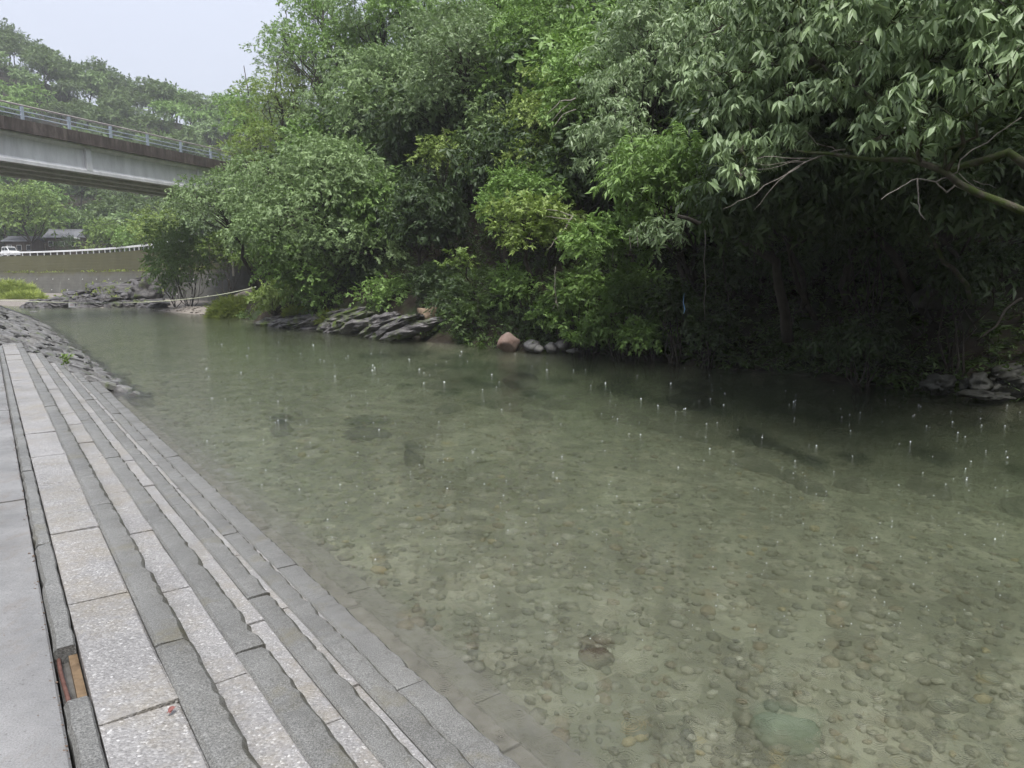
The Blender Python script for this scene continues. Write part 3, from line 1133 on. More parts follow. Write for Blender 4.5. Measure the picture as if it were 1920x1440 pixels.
def limbs_mesh(r, base, C, lobes, r0, lean=0.0, frac=1.0, bend=0.05):
    """tapered trunk from base into the crown with a limb to each lobe"""
    mb = MB()
    base, C = np.asarray(base, float), np.asarray(C, float)
    top = C + np.array([0, 0, 0.25 * (C[2] - base[2])])
    tr = wob(base - np.array([0, 0, 0.4]), top, 8, bend * 0.6, r)
    # flared foot
    rads = [r0 * (1.35 - 0.35 * min(1, i / 1.5)) * (1 - 0.82 * i / 7) for i in range(8)]
    mb.tube(tr, rads, 8)
    tr = np.array(tr)
    for c, rad in lobes:
        if r.random() > frac:
            continue
        i = int(np.clip(np.argmin(np.linalg.norm(tr - np.asarray(c), axis=1)) - r.integers(1, 3), 2, 6))
        a = tr[i]
        L = wob(a, c, 5, 0.07, r, sag=0.06 * np.linalg.norm(c - a))
        rr = rads[i] * 0.5
        mb.tube(L, [rr, rr * 0.8, rr * 0.6, rr * 0.42, rr * 0.22], 5)
        for _ in range(3):                       # twigs into the lobe
            e = c + r.normal(0, 0.55, 3) * rad
            mb.tube(wob(L[3], e, 4, 0.09, r), [rr * 0.34, rr * 0.25, rr * 0.16, rr * 0.07], 4)
    return mb


CAMV = np.array([0, 0, ZC])
UPHILL = np.array([0.45, 0.89])


def tree(label, px, py, rx, ry, depth, leaf='leaf_grey', tpl='std', spacing=0.30, nl=16, seed=1, droop=0.45, size=1.0, depth_r=None, k=0.38, flat=0.8,
         name='broadleaf_tree', cat='tree', group=None, back=0.5, r0=None, extra=None, bark='bark', under=0.12, lobes=None, base=None, frac=1.0):
    r = np.random.default_rng(seed)
    rx, ry = rx * 1.08, ry * 1.08
    C = at_y(px, py, depth)
    sc = np.linalg.norm(C - CAMV) / math.hypot(FPX, math.hypot(px - 960, py - 720)) 
    R = np.array([rx * sc, (depth_r or (0.5 * (rx + ry))) * sc, ry * sc])
    if lobes is None:
        lobes = make_lobes(r, C, R, int(nl * 1.9), k * 0.68, flat)
    if base is None:
        b = C[:2] + UPHILL * R[1] * back
        base = np.array([b[0], b[1], H(b[0], b[1])])
        if base[2] > C[2] - 0.6:                       # slope already reaches the crown: root lower down
            for q in np.linspace(back, -1.2, 16):
                b = C[:2] + UPHILL * R[1] * q
                z = H(b[0], b[1])
                if z < C[2] - 0.5 and dist_bank(b[0], b[1]) > 1.2:
                    base = np.array([b[0], b[1], z])
                    break
        if dist_bank(base[0], base[1]) < 1.2:          # never root in the water: lean out from the bank instead
            for q in np.linspace(0, 6, 40):
                b = C[:2] + UPHILL * q
                if dist_bank(b[0], b[1]) > 1.6:
                    base = np.array([b[0], b[1], H(b[0], b[1])])
                    break
    t = thing(name, base, label, cat, group)
    face = CAMV - C
    face /= np.linalg.norm(face)
    V, T, K = crown_mesh(r, lobes, tpl, spacing * (0.86 if tpl in ('std', 'tuft') else 1.0), droop, size, face, under)
    part('crown', V, T.astype(np.int32), leaf, t, attrs={'tint': ('FLOAT', K)})
    m = limbs_mesh(r, base, C, lobes, r0 or max(0.10, 0.055 * R.mean()), frac=frac)
    part('trunk', m.V, m.F, bark, t, True)
    return t


# ------------------------------------------------------------------ the wooded bank: trees left to right
tree('leafy grey green tree hanging in front of the bridge end', 400, 375, 88, 66, 50, 'leaf_grey', 'std', 0.36, 14, 11, back=0.3, droop=0.5)
tree('large round blue green tree leaning over the rock ledge below the bridge', 605, 405, 168, 165, 41, 'leaf_grey', 'std', 0.30, 26, 12, droop=0.6, k=0.33, flat=0.7, back=0.35)
tree('lower grey green branches reaching down to the river by the rock ledge', 560, 505, 110, 70, 40, 'leaf_mid', 'std', 0.32, 12, 13, back=0.3)
tree('yellowish olive tree high on the slope behind the bridge railing', 525, 190, 95, 62, 64, 'leaf_yellow', 'tuft', 0.36, 14, 14, flat=0.65)
tree('small yellow olive tree right beside the end of the bridge railing', 480, 282, 72, 58, 58, 'leaf_yellow', 'tuft', 0.34, 11, 15, flat=0.7)
tree('tall airy green tree on the skyline with bare forks showing sky', 610, 75, 112, 105, 62, 'leaf_mid', 'std', 0.44, 17, 16, k=0.30, back=0.0, size=1.1)
tree('narrow green tree at the foot of the skyline beside the far hill', 462, 215, 52, 82, 74, 'leaf_mid', 'std', 0.44, 12, 17, size=1.2)
tree('grey green willowy tree between the round tree and the dark clumped oak', 715, 205, 95, 165, 48, 'leaf_grey', 'std', 0.34, 20, 18, droop=0.7)
tree('tree of heavy domed grey clumps standing above the dark hollow', 855, 125, 125, 165, 40, 'leaf_silver', 'tuft', 0.29, 24, 19, k=0.30, flat=0.95)
tree('pale yellow green clump hanging before the dark hollow', 830, 292, 55, 48, 36, 'leaf_yellow', 'tuft', 0.27, 8, 20, k=0.42)
tree('light green tree with soft upright crown in the middle of the slope', 1000, 110, 85, 135, 38, 'leaf_mid', 'std', 0.30, 18, 21)
tree('yellow green tree with bare twigs in the middle of the bank', 1000, 265, 92, 105, 32, 'leaf_yellow', 'std', 0.29, 16, 22, frac=1.0)
tree('mid green tree of small leaves above the pink boulder', 975, 370, 95, 78, 29, 'leaf_mid', 'tuft', 0.25, 15, 23)
tree('low yellow green tree leaning over the water left of the fern bank', 1005, 425, 100, 62, 26.5, 'leaf_yellow', 'tuft', 0.24, 13, 24, back=0.6)
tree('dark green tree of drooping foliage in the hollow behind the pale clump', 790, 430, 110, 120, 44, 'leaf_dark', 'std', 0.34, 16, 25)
tree('bright leaved sapling arching over the dark earth bank', 858, 490, 40, 28, 30, 'leaf_bright', 'tuft', 0.26, 6, 26, name='maple_sapling', back=1.2, r0=0.06)
tree('tall silvery tree with drooping leaves and a spray of dead red leaves', 1215, 115, 130, 150, 27, 'leaf_silver', 'fine', 0.25, 24, 27, droop=0.85, k=0.32)
tree('silver green drooping tree just left of the tall silvery one', 1150, 262, 72, 92, 25.5, 'leaf_silver', 'fine', 0.24, 14, 28, droop=0.85)
tree('deep green tree of pointed leaves overhanging the dark cave of branches', 1265, 330, 130, 88, 22.5, 'leaf_mid', 'fine', 0.22, 20, 29, droop=0.7)
tree('green tree dangling leaf tips low over the fern bank', 1140, 455, 92, 72, 23.5, 'leaf_mid', 'tuft', 0.22, 14, 30)
tree('low green branch of pointed leaves hanging at the mouth of the dark cave', 1245, 432, 62, 32, 20.5, 'leaf_big', 'fine', 0.2, 8, 31, droop=0.8, back=1.6)

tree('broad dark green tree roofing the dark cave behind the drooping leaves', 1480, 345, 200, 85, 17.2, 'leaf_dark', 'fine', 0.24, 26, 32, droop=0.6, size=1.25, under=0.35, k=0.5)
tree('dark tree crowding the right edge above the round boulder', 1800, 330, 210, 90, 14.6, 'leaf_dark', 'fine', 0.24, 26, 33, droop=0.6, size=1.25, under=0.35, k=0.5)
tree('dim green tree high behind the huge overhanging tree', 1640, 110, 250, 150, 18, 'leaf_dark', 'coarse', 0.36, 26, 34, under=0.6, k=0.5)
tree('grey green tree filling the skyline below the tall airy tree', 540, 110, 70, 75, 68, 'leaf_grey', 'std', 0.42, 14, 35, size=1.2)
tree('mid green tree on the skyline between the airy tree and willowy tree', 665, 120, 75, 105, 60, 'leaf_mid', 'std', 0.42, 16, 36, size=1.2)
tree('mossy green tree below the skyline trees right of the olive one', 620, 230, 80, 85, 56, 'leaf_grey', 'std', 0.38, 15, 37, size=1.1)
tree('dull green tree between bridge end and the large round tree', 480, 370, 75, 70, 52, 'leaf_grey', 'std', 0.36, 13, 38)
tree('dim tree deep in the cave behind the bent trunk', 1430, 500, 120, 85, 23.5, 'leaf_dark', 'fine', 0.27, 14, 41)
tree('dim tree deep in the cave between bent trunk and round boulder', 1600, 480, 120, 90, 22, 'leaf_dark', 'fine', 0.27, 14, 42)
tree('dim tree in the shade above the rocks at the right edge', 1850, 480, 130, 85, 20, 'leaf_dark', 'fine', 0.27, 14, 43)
tree('tall mid green tree crossing the top edge right of the airy tree', 700, 30, 95, 100, 58, 'leaf_grey', 'std', 0.42, 16, 44, size=1.25)
tree('tall grey green tree topping the slope above the willowy tree', 780, 10, 85, 110, 52, 'leaf_mid', 'std', 0.40, 16, 45, size=1.2)
tree('green tree at the top edge left of the airy tree', 590, 20, 60, 60, 72, 'leaf_mid', 'std', 0.45, 12, 46, size=1.3)
tree('soft green tree between domed clumps and yellow green tree', 920, 260, 60, 90, 36, 'leaf_grey', 'tuft', 0.30, 14, 47)
tree('fresh green tree between the yellow green and silver trees', 1085, 180, 60, 110, 30, 'leaf_mid', 'std', 0.28, 14, 48)
tree('fresh green tree above the top edge near the middle', 930, 20, 90, 70, 42, 'leaf_mid', 'std', 0.34, 13, 49)
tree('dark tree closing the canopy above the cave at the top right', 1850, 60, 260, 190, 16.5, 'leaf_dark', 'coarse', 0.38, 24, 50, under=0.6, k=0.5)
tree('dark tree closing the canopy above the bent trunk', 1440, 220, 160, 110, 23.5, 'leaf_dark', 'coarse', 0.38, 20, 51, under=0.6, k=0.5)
# ---- the big overhanging tree on the right, with its own limbs
def lobe_list(spec):
    out = []
    for px, py, rp, dep in spec:
        c = at_y(px, py, dep)
        q = rp * dep / FPX
        out.append((c, np.array([q * 1.15, q * 1.1, q * 0.85])))
    return out


def overhang(label, name, spec, base, limbs, leaf, tpl, spacing, seed, droop, bark='bark_mossy', size=1.0):
    r = np.random.default_rng(seed)
    lobes = lobe_list(spec)
    t = thing(name, base, label, 'tree')
    V, T, K = crown_mesh(r, lobes, tpl, spacing, droop, size, None, 0.15, 0.15)
    part('crown', V, T.astype(np.int32), leaf, t, attrs={'tint': ('FLOAT', K)})
    mb = MB()
    ends = []
    for pts, r0, r1 in limbs:
        P = [np.asarray(q, float) for q in pts]
        F_ = []
        for a, b in zip(P[:-1], P[1:]):
            w = wob(a, b, 4, 0.045, r)
            F_ += w[:-1]
        F_.append(P[-1])
        mb.tube(F_, np.linspace(r0, r1, len(F_)), 8)
        ends += F_[2:]
    ends = np.array(ends)
    for c, rad in lobes:
        a = ends[np.argmin(np.linalg.norm(ends - c, axis=1))]
        q = 0.02 + 0.012 * np.linalg.norm(c - a)
        L = wob(a, c, 5, 0.06, r)
        mb.tube(L, [q, q * .8, q * .6, q * .45, q * .25], 5)
        for _ in range(5):
            e = c + r.normal(0, 0.6, 3) * rad
            mb.tube(wob(L[3], e, 4, 0.08, r), [q * .4, q * .3, q * .2, q * .1], 4)
    part('trunk', mb.V, mb.F, bark, t, True)
    return t


bN = np.array([12.6, 13.6, 0.0])
bN[2] = H(bN[0], bN[1])
overhang('huge overhanging tree with large drooping leaves and mossy limbs at the upper right', 'overhanging_tree',
         [(1455, 55, 75, 15), (1535, 120, 85, 14.5), (1400, 130, 80, 16), (1640, 55, 85, 13), (1750, 90, 80, 11.5), (1850, 40, 85, 11), (1660, 150, 70, 12.5),
          (1560, 195, 62, 13.5), (1460, 190, 70, 15), (1395, 215, 55, 15.5), (1345, 160, 60, 17), (1760, 175, 60, 11), (1660, 222, 42, 12), (1730, 245, 40, 11),
          (1395, 292, 52, 14.5), (1385, 338, 38, 14), (1470, 262, 40, 14), (1850, 180, 42, 10.5), (1640, 262, 30, 12), (1890, 110, 50, 10), (1590, 60, 70, 14),
          (1700, 20, 80, 12), (1480, -30, 100, 15), (1620, -60, 120, 13.5), (1800, -60, 130, 11.5), (1960, -10, 130, 11), (1990, 150, 80, 11), (1330, 60, 70, 18),
          (2060, 60, 140, 12), (2120, -60, 150, 13), (1600, -160, 120, 17), (1780, -170, 130, 16), (1960, -160, 140, 15.5), (1450, -120, 110, 18)],  # out-of-view lobes, the highest ones added to shade the hollow below
         bN,
         [([bN - np.array([0, 0, 0.4]), bN + np.array([-0.3, -0.3, 2.0]), at_y(2000, 330, 11.5), at_y(2010, 150, 11.5), at_y(1960, -60, 12)], 0.34, 0.12),
          ([at_y(2010, 430, 11.4), at_y(1915, 395, 11), at_y(1800, 345, 11.3), at_y(1710, 282, 11.8), at_y(1640, 190, 12.5), at_y(1540, 120, 14)], 0.075, 0.025),
          ([at_y(1985, 345, 11.4), at_y(1890, 285, 11.5), at_y(1790, 318, 12), at_y(1700, 300, 12.6), at_y(1580, 292, 13.2), at_y(1480, 280, 13.9), at_y(1400, 300, 14.3)], 0.075, 0.015)],
         'leaf_big', 'big', 0.225, 41, 0.75)

# background wood filling the slope behind, up past the top of the picture
BGL = 'dark green tree in the dense wood on the slope behind the riverside trees'
bgr = np.random.default_rng(77)
protos = []
for q in range(5):
    r = np.random.default_rng(500 + q)
    lobes = make_lobes(r, (0, 0, 5.2), (2.9, 2.9, 2.9), 15, 0.40)
    V, T, K = crown_mesh(r, lobes, 'coarse', 0.46, 0.5, 1.0, None, 0.5, 0.25)
    lm = ('leaf_dark', 'leaf_mid', 'leaf_grey', 'leaf_dark', 'leaf_mid')[q]
    cm = np_mesh('crown', V, T.astype(np.int32), lm, attrs={'tint': ('FLOAT', K)})
    m = limbs_mesh(r, (0, 0, 0), (0, 0, 5), lobes, 0.2)
    protos.append((cm, pd_mesh('trunk', m.V, m.F, 'bark', True)))


def place(protos, loc, sc, label, cat, group, name, r, pick=None):
    cm, tm = protos[r.integers(len(protos)) if pick is None else pick]
    t = thing(name, loc, label, cat, group)
    t.rotation_euler = (0, 0, r.uniform(0, 6.28))
    t.scale = (sc, sc, sc * r.uniform(0.9, 1.15))
    link('crown', cm, t)
    link('trunk', tm, t)
    return t


placed = []
for _ in range(9000):
    y = bgr.uniform(12, 78)
    x = bgr.uniform(-26, 40)
    d = float(dist_bank([x], [y])[0])
    if d < 2.2 or d > 26:
        continue
    px = 960 + x / y * FPX
    if px < 470 or px > 2350:
        continue
    z = H(x, y)
    if px < 760 and (z + 6 - ZC) / y > 0.10 + (px - 430) * 0.00062:      # keep the skyline open on the left
        continue
    if any((x - a) ** 2 + (y - b) ** 2 < (3.0 if d < 12 else 4.0) ** 2 for a, b in placed):
        continue
    placed.append((x, y))
    place(protos, (x, y, z - 0.2), bgr.uniform(0.75, 1.1) * (0.8 if d < 5 else 1.05), BGL, 'tree', 'trees in the wood behind the riverside trees', 'woodland_tree', bgr)

# ------------------------------------------------------------------ bank undergrowth
def bank_scatter(n, dmin, dmax, xr, yr, r, power=1.0, cond=None):
    out = []
    while len(out) < n:
        x = r.uniform(*xr, n)
        y = r.uniform(*yr, n)
        d = dist_bank(x, y)
        k_ = (d > dmin) & (d < dmax) & (r.random(n) < ((dmax - d) / (dmax - dmin)).clip(0, 1) ** power)
        if cond is not None:
            k_ &= cond(x, y)
        x, y = x[k_], y[k_]
        z = terrain(x, y)
        out += list(zip(x, y, z))
    return np.array(out[:n])


r = np.random.default_rng(90)
pts = bank_scatter(4200, 0.05, 7.0, (-19, 15), (10, 52), r, 0.8, lambda x, y: ~((960 + FPX * x / y < 790) & (960 + FPX * x / y > 470) & (dist_bank(x, y) < 2.6)))
ax = r.normal(0, 0.55, (len(pts), 3))
ax[:, 2] = r.uniform(0.1, 1.0, len(pts))
ax[:, 1] -= 0.45
ax[:, 0] -= 0.2
V, T, K = scatter(r, TPL['fern'], pts + np.array([0, 0, 0.05]), ax, r.uniform(0.5, 1.25, len(pts)))
o = solo('undergrowth', V, T.astype(np.int32), 'fern_leaf', (0, 25, 0), attrs={'tint': ('FLOAT', K)})
tag(o, 'dark ferns and low leaves covering the shaded earth bank', 'undergrowth', kind='stuff')
pts = bank_scatter(620, 0.02, 1.6, (0.5, 12), (15, 29), r, 0.5)
ax = r.normal(0, 0.5, (len(pts), 3))
ax[:, 2] = r.uniform(0.2, 0.9, len(pts))
ax[:, 1] -= 0.5
V, T, K = scatter(r, TPL['grass'], pts, ax, r.uniform(0.5, 1.0, len(pts)))
o = solo('grass', V, T.astype(np.int32), 'fern_leaf', (4, 24, 0), attrs={'tint': ('FLOAT', K)})
tag(o, 'long dark grass drooping from the bank into the water', 'grass', kind='stuff')


def bush(label, px, py, rx, ry, depth, leaf, tpl='std', spacing=0.25, seed=1, name='shrub', nl=8, droop=0.3, size=1.0, cat='shrub', group=None, snap=True):
    r = np.random.default_rng(seed)
    C = at_y(px, py, depth)
    sc = depth / FPX
    R = np.array([rx * sc, 0.5 * (rx + ry) * sc, ry * sc])
    lobes = make_lobes(r, C, R, nl, 0.45, 0.85)
    g = H(C[0], C[1])
    base = np.array([C[0], C[1], min(g, C[2] - 0.2)])
    t = thing(name, base, label, cat, group)
    V, T, K = crown_mesh(r, lobes, tpl, spacing, droop, size, None, 0.5)
    part('foliage', V, T.astype(np.int32), leaf, t, attrs={'tint': ('FLOAT', K)})
    mb = MB()
    for c, rad in lobes:
        mb.tube(wob(base + r.normal(0, 0.08, 3) * np.array([1, 1, 0]) - np.array([0, 0, 0.15]), c, 5, 0.05, r), [0.035, 0.03, 0.022, 0.016, 0.008], 5)
    part('stem', mb.V, mb.F, 'bark', t, True)
    return t


bush('green leafy shrub growing down the bank above the long grass', 1160, 590, 75, 38, 25.5, 'leaf_mid', 'tuft', 0.22, 201)
bush('trailing dark shrub over the bank right behind the grey stones', 1020, 600, 60, 36, 28.5, 'leaf_dark', 'std', 0.24, 202)
bush('fern green shrub at the water edge behind the pink boulder', 905, 585, 55, 40, 30.5, 'fern_leaf', 'tuft', 0.24, 203)
bush('green shrub half way up the dark earth bank', 1085, 540, 70, 42, 26.5, 'leaf_mid', 'tuft', 0.22, 204)
bush('yellow green grassy shrub at the river edge left of the rock ledge', 515, 560, 52, 36, 44, 'leaf_yellow', 'tuft', 0.26, 205)
bush('mid green shrub on top of the rock ledge', 600, 548, 75, 34, 41, 'leaf_mid', 'std', 0.28, 206)
bush('dark green shrub under the trees above the rock ledge', 700, 520, 70, 40, 40, 'leaf_dark', 'std', 0.28, 207)
for i_, (bx, by, brx, bry, bd, lab) in enumerate([(1105, 625, 48, 26, 26.2, 'low fresh green shrub at the water right of the grey stones'), (1225, 625, 60, 28, 24.2, 'green shrub trailing into the water among long grass'),
                                                (1190, 540, 70, 36, 25.0, 'leafy green shrub below the dangling leaf tips'), (1270, 570, 55, 34, 23.4, 'dull green shrub at the edge of the dark cave'),
                                                (960, 545, 60, 40, 29.6, 'green shrub hanging down the bank above the pink boulder'), (860, 560, 60, 40, 32.5, 'dim green shrub over the tan rock scar'),
                                                (1060, 580, 55, 34, 27.4, 'small leaved shrub above the row of grey stones'), (820, 540, 60, 36, 35, 'dark green shrub below the bright sapling')]):
    bush(lab, bx, by, brx, bry, bd, 'leaf_mid' if i_ < 3 or i_ in (4, 6) else 'leaf_dark', 'tuft', 0.21, 240 + i_, nl=9)
bush('round green shrub on the slope just behind the rock ledge', 730, 552, 70, 34, 37.5, 'leaf_mid', 'tuft', 0.26, 251, nl=10)
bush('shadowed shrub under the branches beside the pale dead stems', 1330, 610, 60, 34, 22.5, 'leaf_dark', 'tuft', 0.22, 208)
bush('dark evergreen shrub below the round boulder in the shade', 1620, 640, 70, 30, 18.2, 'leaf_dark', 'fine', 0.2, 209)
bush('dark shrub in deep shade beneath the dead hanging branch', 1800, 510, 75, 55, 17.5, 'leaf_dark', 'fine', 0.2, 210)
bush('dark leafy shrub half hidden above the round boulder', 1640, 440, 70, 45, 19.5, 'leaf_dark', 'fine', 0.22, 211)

# ------------------------------------------------------------------ rocks and boulders on the right bank
def stone(label, px, py, w, h, depth, mat, seed, name='boulder', rough=0.22, cat='boulder', group=None, sub=3, yz=0.8, sink=0.3, rot=None):
    c = at_y(px, py, depth)
    sc = depth / FPX
    V, F = rock((w * sc * 0.5, w * sc * 0.5 * yz, h * sc * 0.5), seed, rough, sub)
    if rot is not None:
        ca, sa = math.cos(rot), math.sin(rot)
        V = V @ np.array([[ca, 0, sa], [0, 1, 0], [-sa, 0, ca]]).T
    return tag(solo(name, V + c, F, mat, (c[0], c[1], c[2] - h * sc * 0.5), True), label, cat, group)


stone('large pinkish boulder standing at the foot of the dark bank', 953, 642, 44, 40, 27.6, 'rock_pink', 31)
stone('grey speckled boulder in the water beside the pink one', 998, 649, 36, 26, 27.2, 'rock_grey', 32)
stone('small pale grey stone wedged before the speckled boulder', 1011, 655, 20, 16, 26.8, 'rock_grey', 33)
stone('squat grey stone in the row beside the pink boulder', 1033, 652, 22, 22, 27.0, 'rock_grey', 34)
stone('dark grey boulder at the end of the row of stones', 1052, 648, 32, 28, 27.2, 'rock_grey', 35)
stone('low flat grey stone barely above the water', 1076, 658, 34, 10, 26.6, 'rock_grey', 36)
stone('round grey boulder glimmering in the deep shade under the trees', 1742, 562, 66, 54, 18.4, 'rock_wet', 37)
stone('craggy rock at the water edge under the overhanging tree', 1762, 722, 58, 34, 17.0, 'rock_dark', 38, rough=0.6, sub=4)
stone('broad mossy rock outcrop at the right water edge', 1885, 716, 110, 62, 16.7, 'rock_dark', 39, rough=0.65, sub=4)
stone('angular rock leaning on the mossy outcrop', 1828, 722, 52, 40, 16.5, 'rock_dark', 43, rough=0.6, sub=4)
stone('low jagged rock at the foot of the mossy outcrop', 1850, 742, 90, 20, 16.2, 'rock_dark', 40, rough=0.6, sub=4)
stone('flat stone breaking the surface off the gravel bar', 318, 592, 26, 5, 56.5, 'stone_brown', 41, name='flat_stone', cat='stone')
stone('flat grey stone lying off the foot of the pitched bank', 62, 586, 18, 6, 60.5, 'rock_grey', 42, name='flat_stone', cat='stone')

# layered rock ledge slanting into the river
led = thing('rock_ledge', (-9.5, 38.5, 0), 'grey layered rock ledge slanting into the river with moss in its seams', 'rock ledge')
def strata(c, L, W, Tk, tilt, yaw, seed):
    """a long slab of bedded rock, ragged ends, tilted; returns V, F"""
    r_ = np.random.default_rng(seed)
    n_, m_ = 12, 7
    V = []
    for i_ in range(n_):
        u = i_ / (n_ - 1) * 2 - 1
        env = (1 - abs(u) ** 3 * 0.75)
        for j_ in range(m_ * 2):
            a_ = j_ / (m_ * 2) * 2 * math.pi
            cx, cz = math.cos(a_), math.sin(a_)
            q_ = 1.0 / max(abs(cx), abs(cz)) ** 0.75
            V.append((u * L / 2 + r_.normal(0, 0.025) * L, cx * q_ * W / 2 * env * (1 + r_.normal(0, 0.10)), cz * q_ * Tk / 2 * env * (1 + r_.normal(0, 0.16))))
    F = []
    k2 = m_ * 2
    for i_ in range(n_ - 1):
        for j_ in range(k2):
            F.append((i_ * k2 + j_, i_ * k2 + (j_ + 1) % k2, (i_ + 1) * k2 + (j_ + 1) % k2, (i_ + 1) * k2 + j_))
    F.append(tuple(range(k2))[::-1])
    F.append(tuple((n_ - 1) * k2 + j_ for j_ in range(k2)))
    V = np.array(V)
    ct, st_ = math.cos(tilt), math.sin(tilt)
    V = V @ np.array([[ct, 0, -st_], [0, 1, 0], [st_, 0, ct]]).T
    cy_, sy_ = math.cos(yaw), math.sin(yaw)
    V = V @ np.array([[cy_, -sy_, 0], [sy_, cy_, 0], [0, 0, 1]]).T
    return V + c, F


lr = np.random.default_rng(311)
for i in range(26):
    u = i / 25
    px = 495 + 270 * u + lr.normal(0, 10)
    dep = 44.6 - 11.6 * u + lr.uniform(-0.9, 0.6)
    py = 614 + 16 * u - lr.uniform(0, 30) * (0.35 + 0.6 * math.sin(u * 3.0))
    c = at_y(px, py, dep)
    V, F = strata(c, lr.uniform(2.4, 4.6), lr.uniform(1.0, 1.8), lr.uniform(0.30, 0.60), 0.20 + 0.14 * u + lr.normal(0, 0.05), -0.5 + lr.normal(0, 0.12), 330 + i)
    part('rock_bed', V, F, 'rock_bank', led)
c = at_y(800, 592, 33.6)
V, F = rock((0.55, 0.5, 0.5), 77, 0.5, 3)
tag(solo('earth_scar', V + c, F, 'earth_scar', (c[0], c[1], c[2] - 0.5)), 'patch of bare tan rock and earth in the dark bank', 'rock')

# ------------------------------------------------------------------ trunks, dead branches and vines in the dark
def branch(label, name, paths, mat='bark', cat='branch', group=None, n=8, amp=0.02, seed=5):
    r = np.random.default_rng(seed)
    mb = MB()
    for pts, r0, r1 in paths:
        P = [at_y(*q) for q in pts]
        out = []
        for a, b in zip(P[:-1], P[1:]):
            out += wob(a, b, 4, amp, r)[:-1]
        out.append(P[-1])
        mb.tube(out, np.linspace(r0, r1, len(out)), n)
    c = at_y(*paths[0][0][0])
    return tag(solo(name, mb.V, mb.F, mat, c, True), label, cat, group)


branch('bent trunk arching left out of the dark bank', 'leaning_trunk',
       [([(1478, 640, 19.6), (1466, 560, 19.5), (1455, 490, 19.4), (1400, 455, 19.2), (1330, 425, 19), (1270, 405, 19.2)], 0.16, 0.05), ([(1450, 487, 19.4), (1430, 440, 19.5), (1390, 395, 19.7)], 0.09, 0.04),
        ([(1452, 488, 19.4), (1440, 430, 19.8), (1445, 380, 20)], 0.08, 0.03)], 'bark', 'tree trunk', seed=51)
branch('slanting thin trunk beside the bent one in the shade', 'leaning_trunk',
       [([(1530, 600, 19.5), (1500, 545, 19.4), (1482, 490, 19.2), (1470, 430, 19.2), (1465, 330, 19.4)], 0.075, 0.03), ([(1512, 570, 19.3), (1488, 590, 19.1), (1485, 610, 19)], 0.03, 0.02)], 'bark', 'tree trunk', seed=52)
branch('dark trunk leaning left above the round boulder', 'leaning_trunk',
       [([(1712, 560, 19), (1690, 500, 18.8), (1650, 450, 18.6), (1600, 410, 18.6), (1540, 370, 18.8)], 0.13, 0.05)], 'bark', 'tree trunk', seed=53)
branch('mossy thin trunk rising from the rocks at the right', 'leaning_trunk',
       [([(1825, 570, 17), (1800, 520, 16.2), (1760, 470, 15.6), (1735, 430, 15.2), (1724, 402, 15)], 0.06, 0.03), ([(1752, 455, 15.5), (1775, 400, 15.3), (1772, 375, 15.2), (1745, 370, 15)], 0.025, 0.015)], 'bark_mossy', 'tree trunk', seed=54)
branch('pale forked dead branch hanging bare in front of the dark cave', 'dead_branch',
       [([(1820, 362, 11.5), (1790, 348, 11.5), (1775, 361, 11.4), (1755, 341, 11.4), (1720, 335, 11.3), (1690, 350, 11.2), (1652, 374, 11.1)], 0.016, 0.006),
        ([(1720, 335, 11.3), (1722, 380, 11.3), (1726, 402, 11.3), (1735, 412, 11.3)], 0.012, 0.007), ([(1755, 341, 11.4), (1795, 323, 11.5), (1800, 300, 11.5), (1870, 250, 11.4), (1915, 220, 11.4)], 0.013, 0.008),
        ([(1798, 325, 11.5), (1820, 345, 11.6), (1850, 360, 11.7)], 0.008, 0.004), ([(1825, 338, 11.6), (1868, 353, 11.8)], 0.006, 0.003)], 'dead_wood', cat='branch', n=6, amp=0.03, seed=55)
branch('bundle of thin dead grey twigs below the drooping leaves', 'dead_branch',
       [([(1585, 280, 13.5), (1530, 297, 13.6), (1480, 305, 13.6), (1420, 318, 13.7)], 0.016, 0.003), ([(1540, 292, 13.5), (1480, 322, 13.6), (1450, 350, 13.6), (1412, 395, 13.7)], 0.014, 0.003),
        ([(1530, 297, 13.6), (1470, 296, 13.5), (1415, 300, 13.5)], 0.011, 0.003), ([(1510, 303, 13.6), (1460, 335, 13.5), (1400, 372, 13.6), (1355, 392, 13.6)], 0.011, 0.003),
        ([(1570, 285, 13.6), (1530, 268, 13.5), (1510, 245, 13.5)], 0.01, 0.004), ([(1500, 300, 13.5), (1440, 310, 13.4), (1418, 306, 13.4)], 0.007, 0.002)], 'dead_wood', cat='branch', n=5, amp=0.035, seed=56)
branch('bare grey twigs poking out of the low yellow green tree', 'dead_branch',
       [([(1075, 405, 25), (1050, 440, 25), (1025, 470, 25)], 0.035, 0.012), ([(1075, 405, 25), (1045, 395, 25), (1015, 390, 25)], 0.025, 0.008), ([(1070, 412, 25), (1040, 408, 25), (1020, 405, 25)], 0.02, 0.007),
        ([(1050, 440, 25), (1048, 458, 25), (1050, 475, 25)], 0.012, 0.005)], 'dead_wood', n=5, amp=0.03, seed=57)
branch('bare grey twigs in the gap beside the silver green tree', 'dead_branch',
       [([(1080, 184, 27), (1050, 190, 27), (1025, 215, 27)], 0.03, 0.008), ([(1080, 205, 27), (1055, 215, 27), (1035, 240, 27)], 0.025, 0.007), ([(1075, 186, 27), (1045, 215, 27), (1030, 230, 27)], 0.018, 0.005)], 'dead_wood', n=5, amp=0.04, seed=58)
